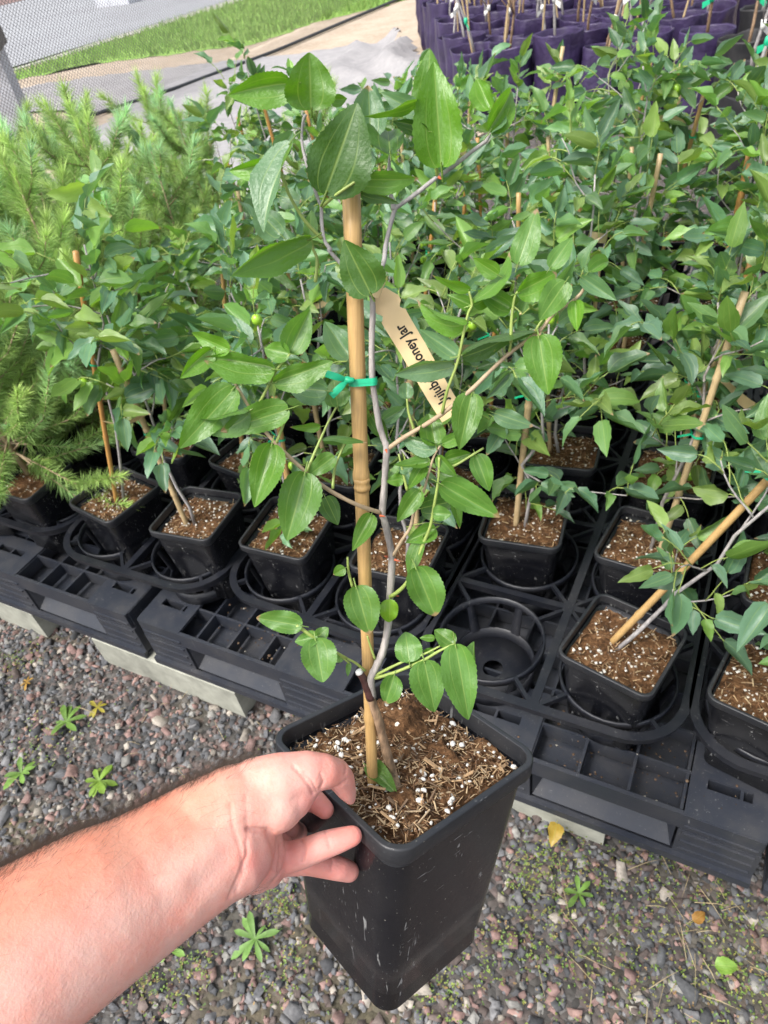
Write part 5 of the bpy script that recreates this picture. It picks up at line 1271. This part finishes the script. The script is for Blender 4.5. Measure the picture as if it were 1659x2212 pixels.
# arm hair: upper edge of the forearm and sparse on its face
r = np.random.RandomState(4)
mask = (xs_ < 1020) & (xs_ > -700)
v_side = np.array([unit(np.cross(unit(T[5]), CAM - cen[5]))])[0]
upside = nm @ v_side; up_sign = 1 if (at(300, 1650, .37) - at(300, 1900, .37)).dot(v_side) > 0 else -1; upside *= up_sign
pw = np.clip(upside, 0, 1) ** 7 * mask * 1.0 + .012 * facing * mask * (tan > .3) + .10 * (upside < -.93) * mask
pw /= pw.sum(); ch = r.choice(len(co), 9000, p=pw); HV = []; HF = []
adir = unit(cen[2] - cen[6])
for i in ch:
    p = co2[i]; n0 = nm[i]; L = r.uniform(.006, .015); d = unit(n0 * .75 + adir * r.uniform(.6, 1.1) + r.normal(0, .28, 3)); c1 = unit(n0 * -.25 + r.normal(0, .35, 3)); wv_ = unit(np.cross(d, CAM - p)) * .000045; k = len(HV)
    for t in (0, .35, .7, 1.0):
        q = p + d * L * t + c1 * L * .35 * t * t; wq = wv_ * (1 - .7 * t); HV += [q - wq, q + wq]
    HF += [(k + 2 * j, k + 2 * j + 1, k + 2 * j + 3, k + 2 * j + 2) for j in range(3)]
hm_ = np_mesh('arm_hair', np.array(HV), HF, M_HAIR); hm_.transform(inv); o = link('arm_hair', hm_, person); tag(o, kind='stuff')

# ------------------------------------------------------------------ weeds, litter
def weed(u, v, n, size, label, colr=(.20, .36, .07), seed=0, up_=.35):
    p = on_z(u, v, .012); r = random.Random(seed); root = empty('weed', p); tag(root, label, 'weed', 'small weeds in the gravel')
    for k in range(n):
        a = 2 * PI * k / n + r.uniform(-.3, .3); el = r.uniform(.1, up_ + .25); L = size * r.uniform(.5, 1.2); w_ = L * (.26 + .035 * (seed % 4)) * r.uniform(.9, 1.15); V = []; d = np.array([math.cos(a), math.sin(a)]); s_ = np.array([-d[1], d[0]])
        for i in range(7):
            t = i / 6; wd = w_ * .5 * (.18 + 1.25 * t) * (1 - t ** 5) + .0004; x = L * t; z = L * (math.sin(el) * t - .35 * t * t) + .004
            V += [(*(d * x - s_ * wd), z + .1 * wd), (*(d * x), z - .15 * wd), (*(d * x + s_ * wd), z + .1 * wd)]
        F = [(3 * i + j, 3 * i + j + 1, 3 * i + j + 4, 3 * i + j + 3) for i in range(6) for j in (0, 1)]
        c = np.array(colr) * r.uniform(.6, .95); link('leaf', np_mesh('weed_leaf', V, F, M_WEED, True, np.tile(c, (len(V), 1))), root)
weed(145, 1562, 9, .045, 'light green rosette weed in the gravel before the block at the pallet gap', seed=1)
weed(48, 1672, 9, .042, 'green rosette weed in the gravel above the forearm, farthest from the held pot', seed=2)
weed(215, 1690, 11, .036, 'branching yellow-green weed in the gravel just above the forearm', (.22, .36, .05), seed=3)
weed(552, 2030, 9, .042, 'light green rosette weed between the hand and the held pot\'s base', (.22, .40, .10), seed=4)
weed(365, 2050, 4, .035, 'small weed half hidden under the forearm', seed=5)
weed(1250, 1932, 6, .028, 'small pale green weed in mossy gravel right of the held pot', seed=6)
weed(212, 1530, 6, .024, 'yellowing little weed in the gravel by the block', (.42, .36, .05), seed=7)
weed(60, 1475, 6, .026, 'brown and yellow withered weed below the pine pallet', (.45, .26, .05), seed=8)
# tiny moss and seedlings: stuff
V = []; F = []; Cc = []; r = np.random.RandomState(31)
cents = [(on_z(u, v)[:2], s) for u, v, s in [(1180, 1850, .05), (1230, 1880, .06), (1400, 1880, .08), (1500, 1930, .08), (1600, 1980, .07), (1180, 2000, .06), (1350, 2030, .07), (1250, 2120, .07), (1450, 2100, .08), (1600, 2120, .06), (1150, 1910, .04), (620, 2100, .05), (420, 2110, .04), (330, 2120, .04), (600, 1960, .03), (1530, 2180, .07), (960, 2140, .04), (540, 1700, .05), (100, 1600, .07), (1080, 2050, .05), (30, 1440, .05)]]
for q in range(2600):
    if r.rand() < .93: c, s = cents[r.randint(len(cents))]; p = c + r.normal(0, s * .55, 2) + r.choice([-1, 1]) * r.exponential(s * .25, 2)
    else: p = np.array([r.uniform(-1.6, .5), r.uniform(-.2, .6)])
    z = r.uniform(.006, .020); cl_ = np.array([(.22, .28, .06), (.17, .27, .06), (.28, .27, .08), (.12, .20, .06), (.30, .20, .09)][r.choice(5, p=[.34, .28, .2, .1, .08])]) * r.uniform(.7, 1.2)
    for j in range(r.randint(2, 5)):
        a = r.uniform(0, 6.28); L = r.uniform(.0018, .0042); d = np.array([math.cos(a), math.sin(a), r.uniform(-.1, .5)]); s_ = np.array([-d[1], d[0], 0]); b = np.array([p[0], p[1], z]); k = len(V)
        V += [b, b + d * L * .6 + s_ * L * .42, b + d * L, b + d * L * .6 - s_ * L * .42]; F.append((k, k + 1, k + 2, k + 3)); Cc += [cl_] * 4
o = link('moss', np_mesh('moss', np.array(V), F, M_WEED, False, np.array(Cc))); tag(o, 'tiny yellow-green moss and seedlings speckled over the gravel', 'moss', kind='stuff')
# dry straws
V = []; F = []; Cc = []
for q in range(60):
    if q < 42: p = on_z(r.uniform(1120, 1650), r.uniform(1850, 2200))[:2]
    else: p = on_z(r.uniform(0, 640), r.uniform(1450, 1700))[:2]
    L = r.uniform(.02, .07); a = r.uniform(0, 6.28); d = np.array([math.cos(a), math.sin(a), r.uniform(-.05, .25)]); s_ = np.array([-d[1], d[0], 0]) * r.uniform(.0004, .0008); b = np.array([p[0], p[1], .016]); k = len(V)
    V += [b - s_, b + s_, b + d * L * .5 + s_ + np.array([0, 0, .006]), b + d * L * .5 - s_ + np.array([0, 0, .006]), b + d * L]; F += [(k, k + 1, k + 2), (k, k + 2, k + 3), (k + 3, k + 2, k + 4)]; Cc += [np.array([.42, .34, .20]) * r.uniform(.6, 1.1)] * 5
o = link('dry_straw', np_mesh('dry_straw', np.array(V), F, M_WEED, False, np.array(Cc))); tag(o, 'thin dry straws scattered over the gravel', 'straw', kind='stuff')
def loose_leaf(name, u, v, L, ang, colr, label, cat='leaf', z=.02, me=None):
    p = on_z(u, v, z); o = link(name, me or BGLEAF[3]); o.color = (*colr, 1); d = (math.cos(ang), math.sin(ang), .15); orient(o, p, d, (0.1, -.3, 1), L, L * .6); tag(o, label, cat); return o
loose_leaf('fallen_leaf', 1545, 2085, .04, .3, (.22, .38, .06), 'single pale green leaf lying on the gravel right of the held pot', z=.022)
loose_leaf('dead_leaf', 1203, 1778, .045, -1.5, (.45, .30, .05), 'yellow brown dead leaf leaning on the concrete block behind the held pot', z=.05)
loose_leaf('dead_leaf', 1498, 1990, .03, .9, (.40, .20, .05), 'orange brown dead leaf on the gravel right of the held pot', z=.02)
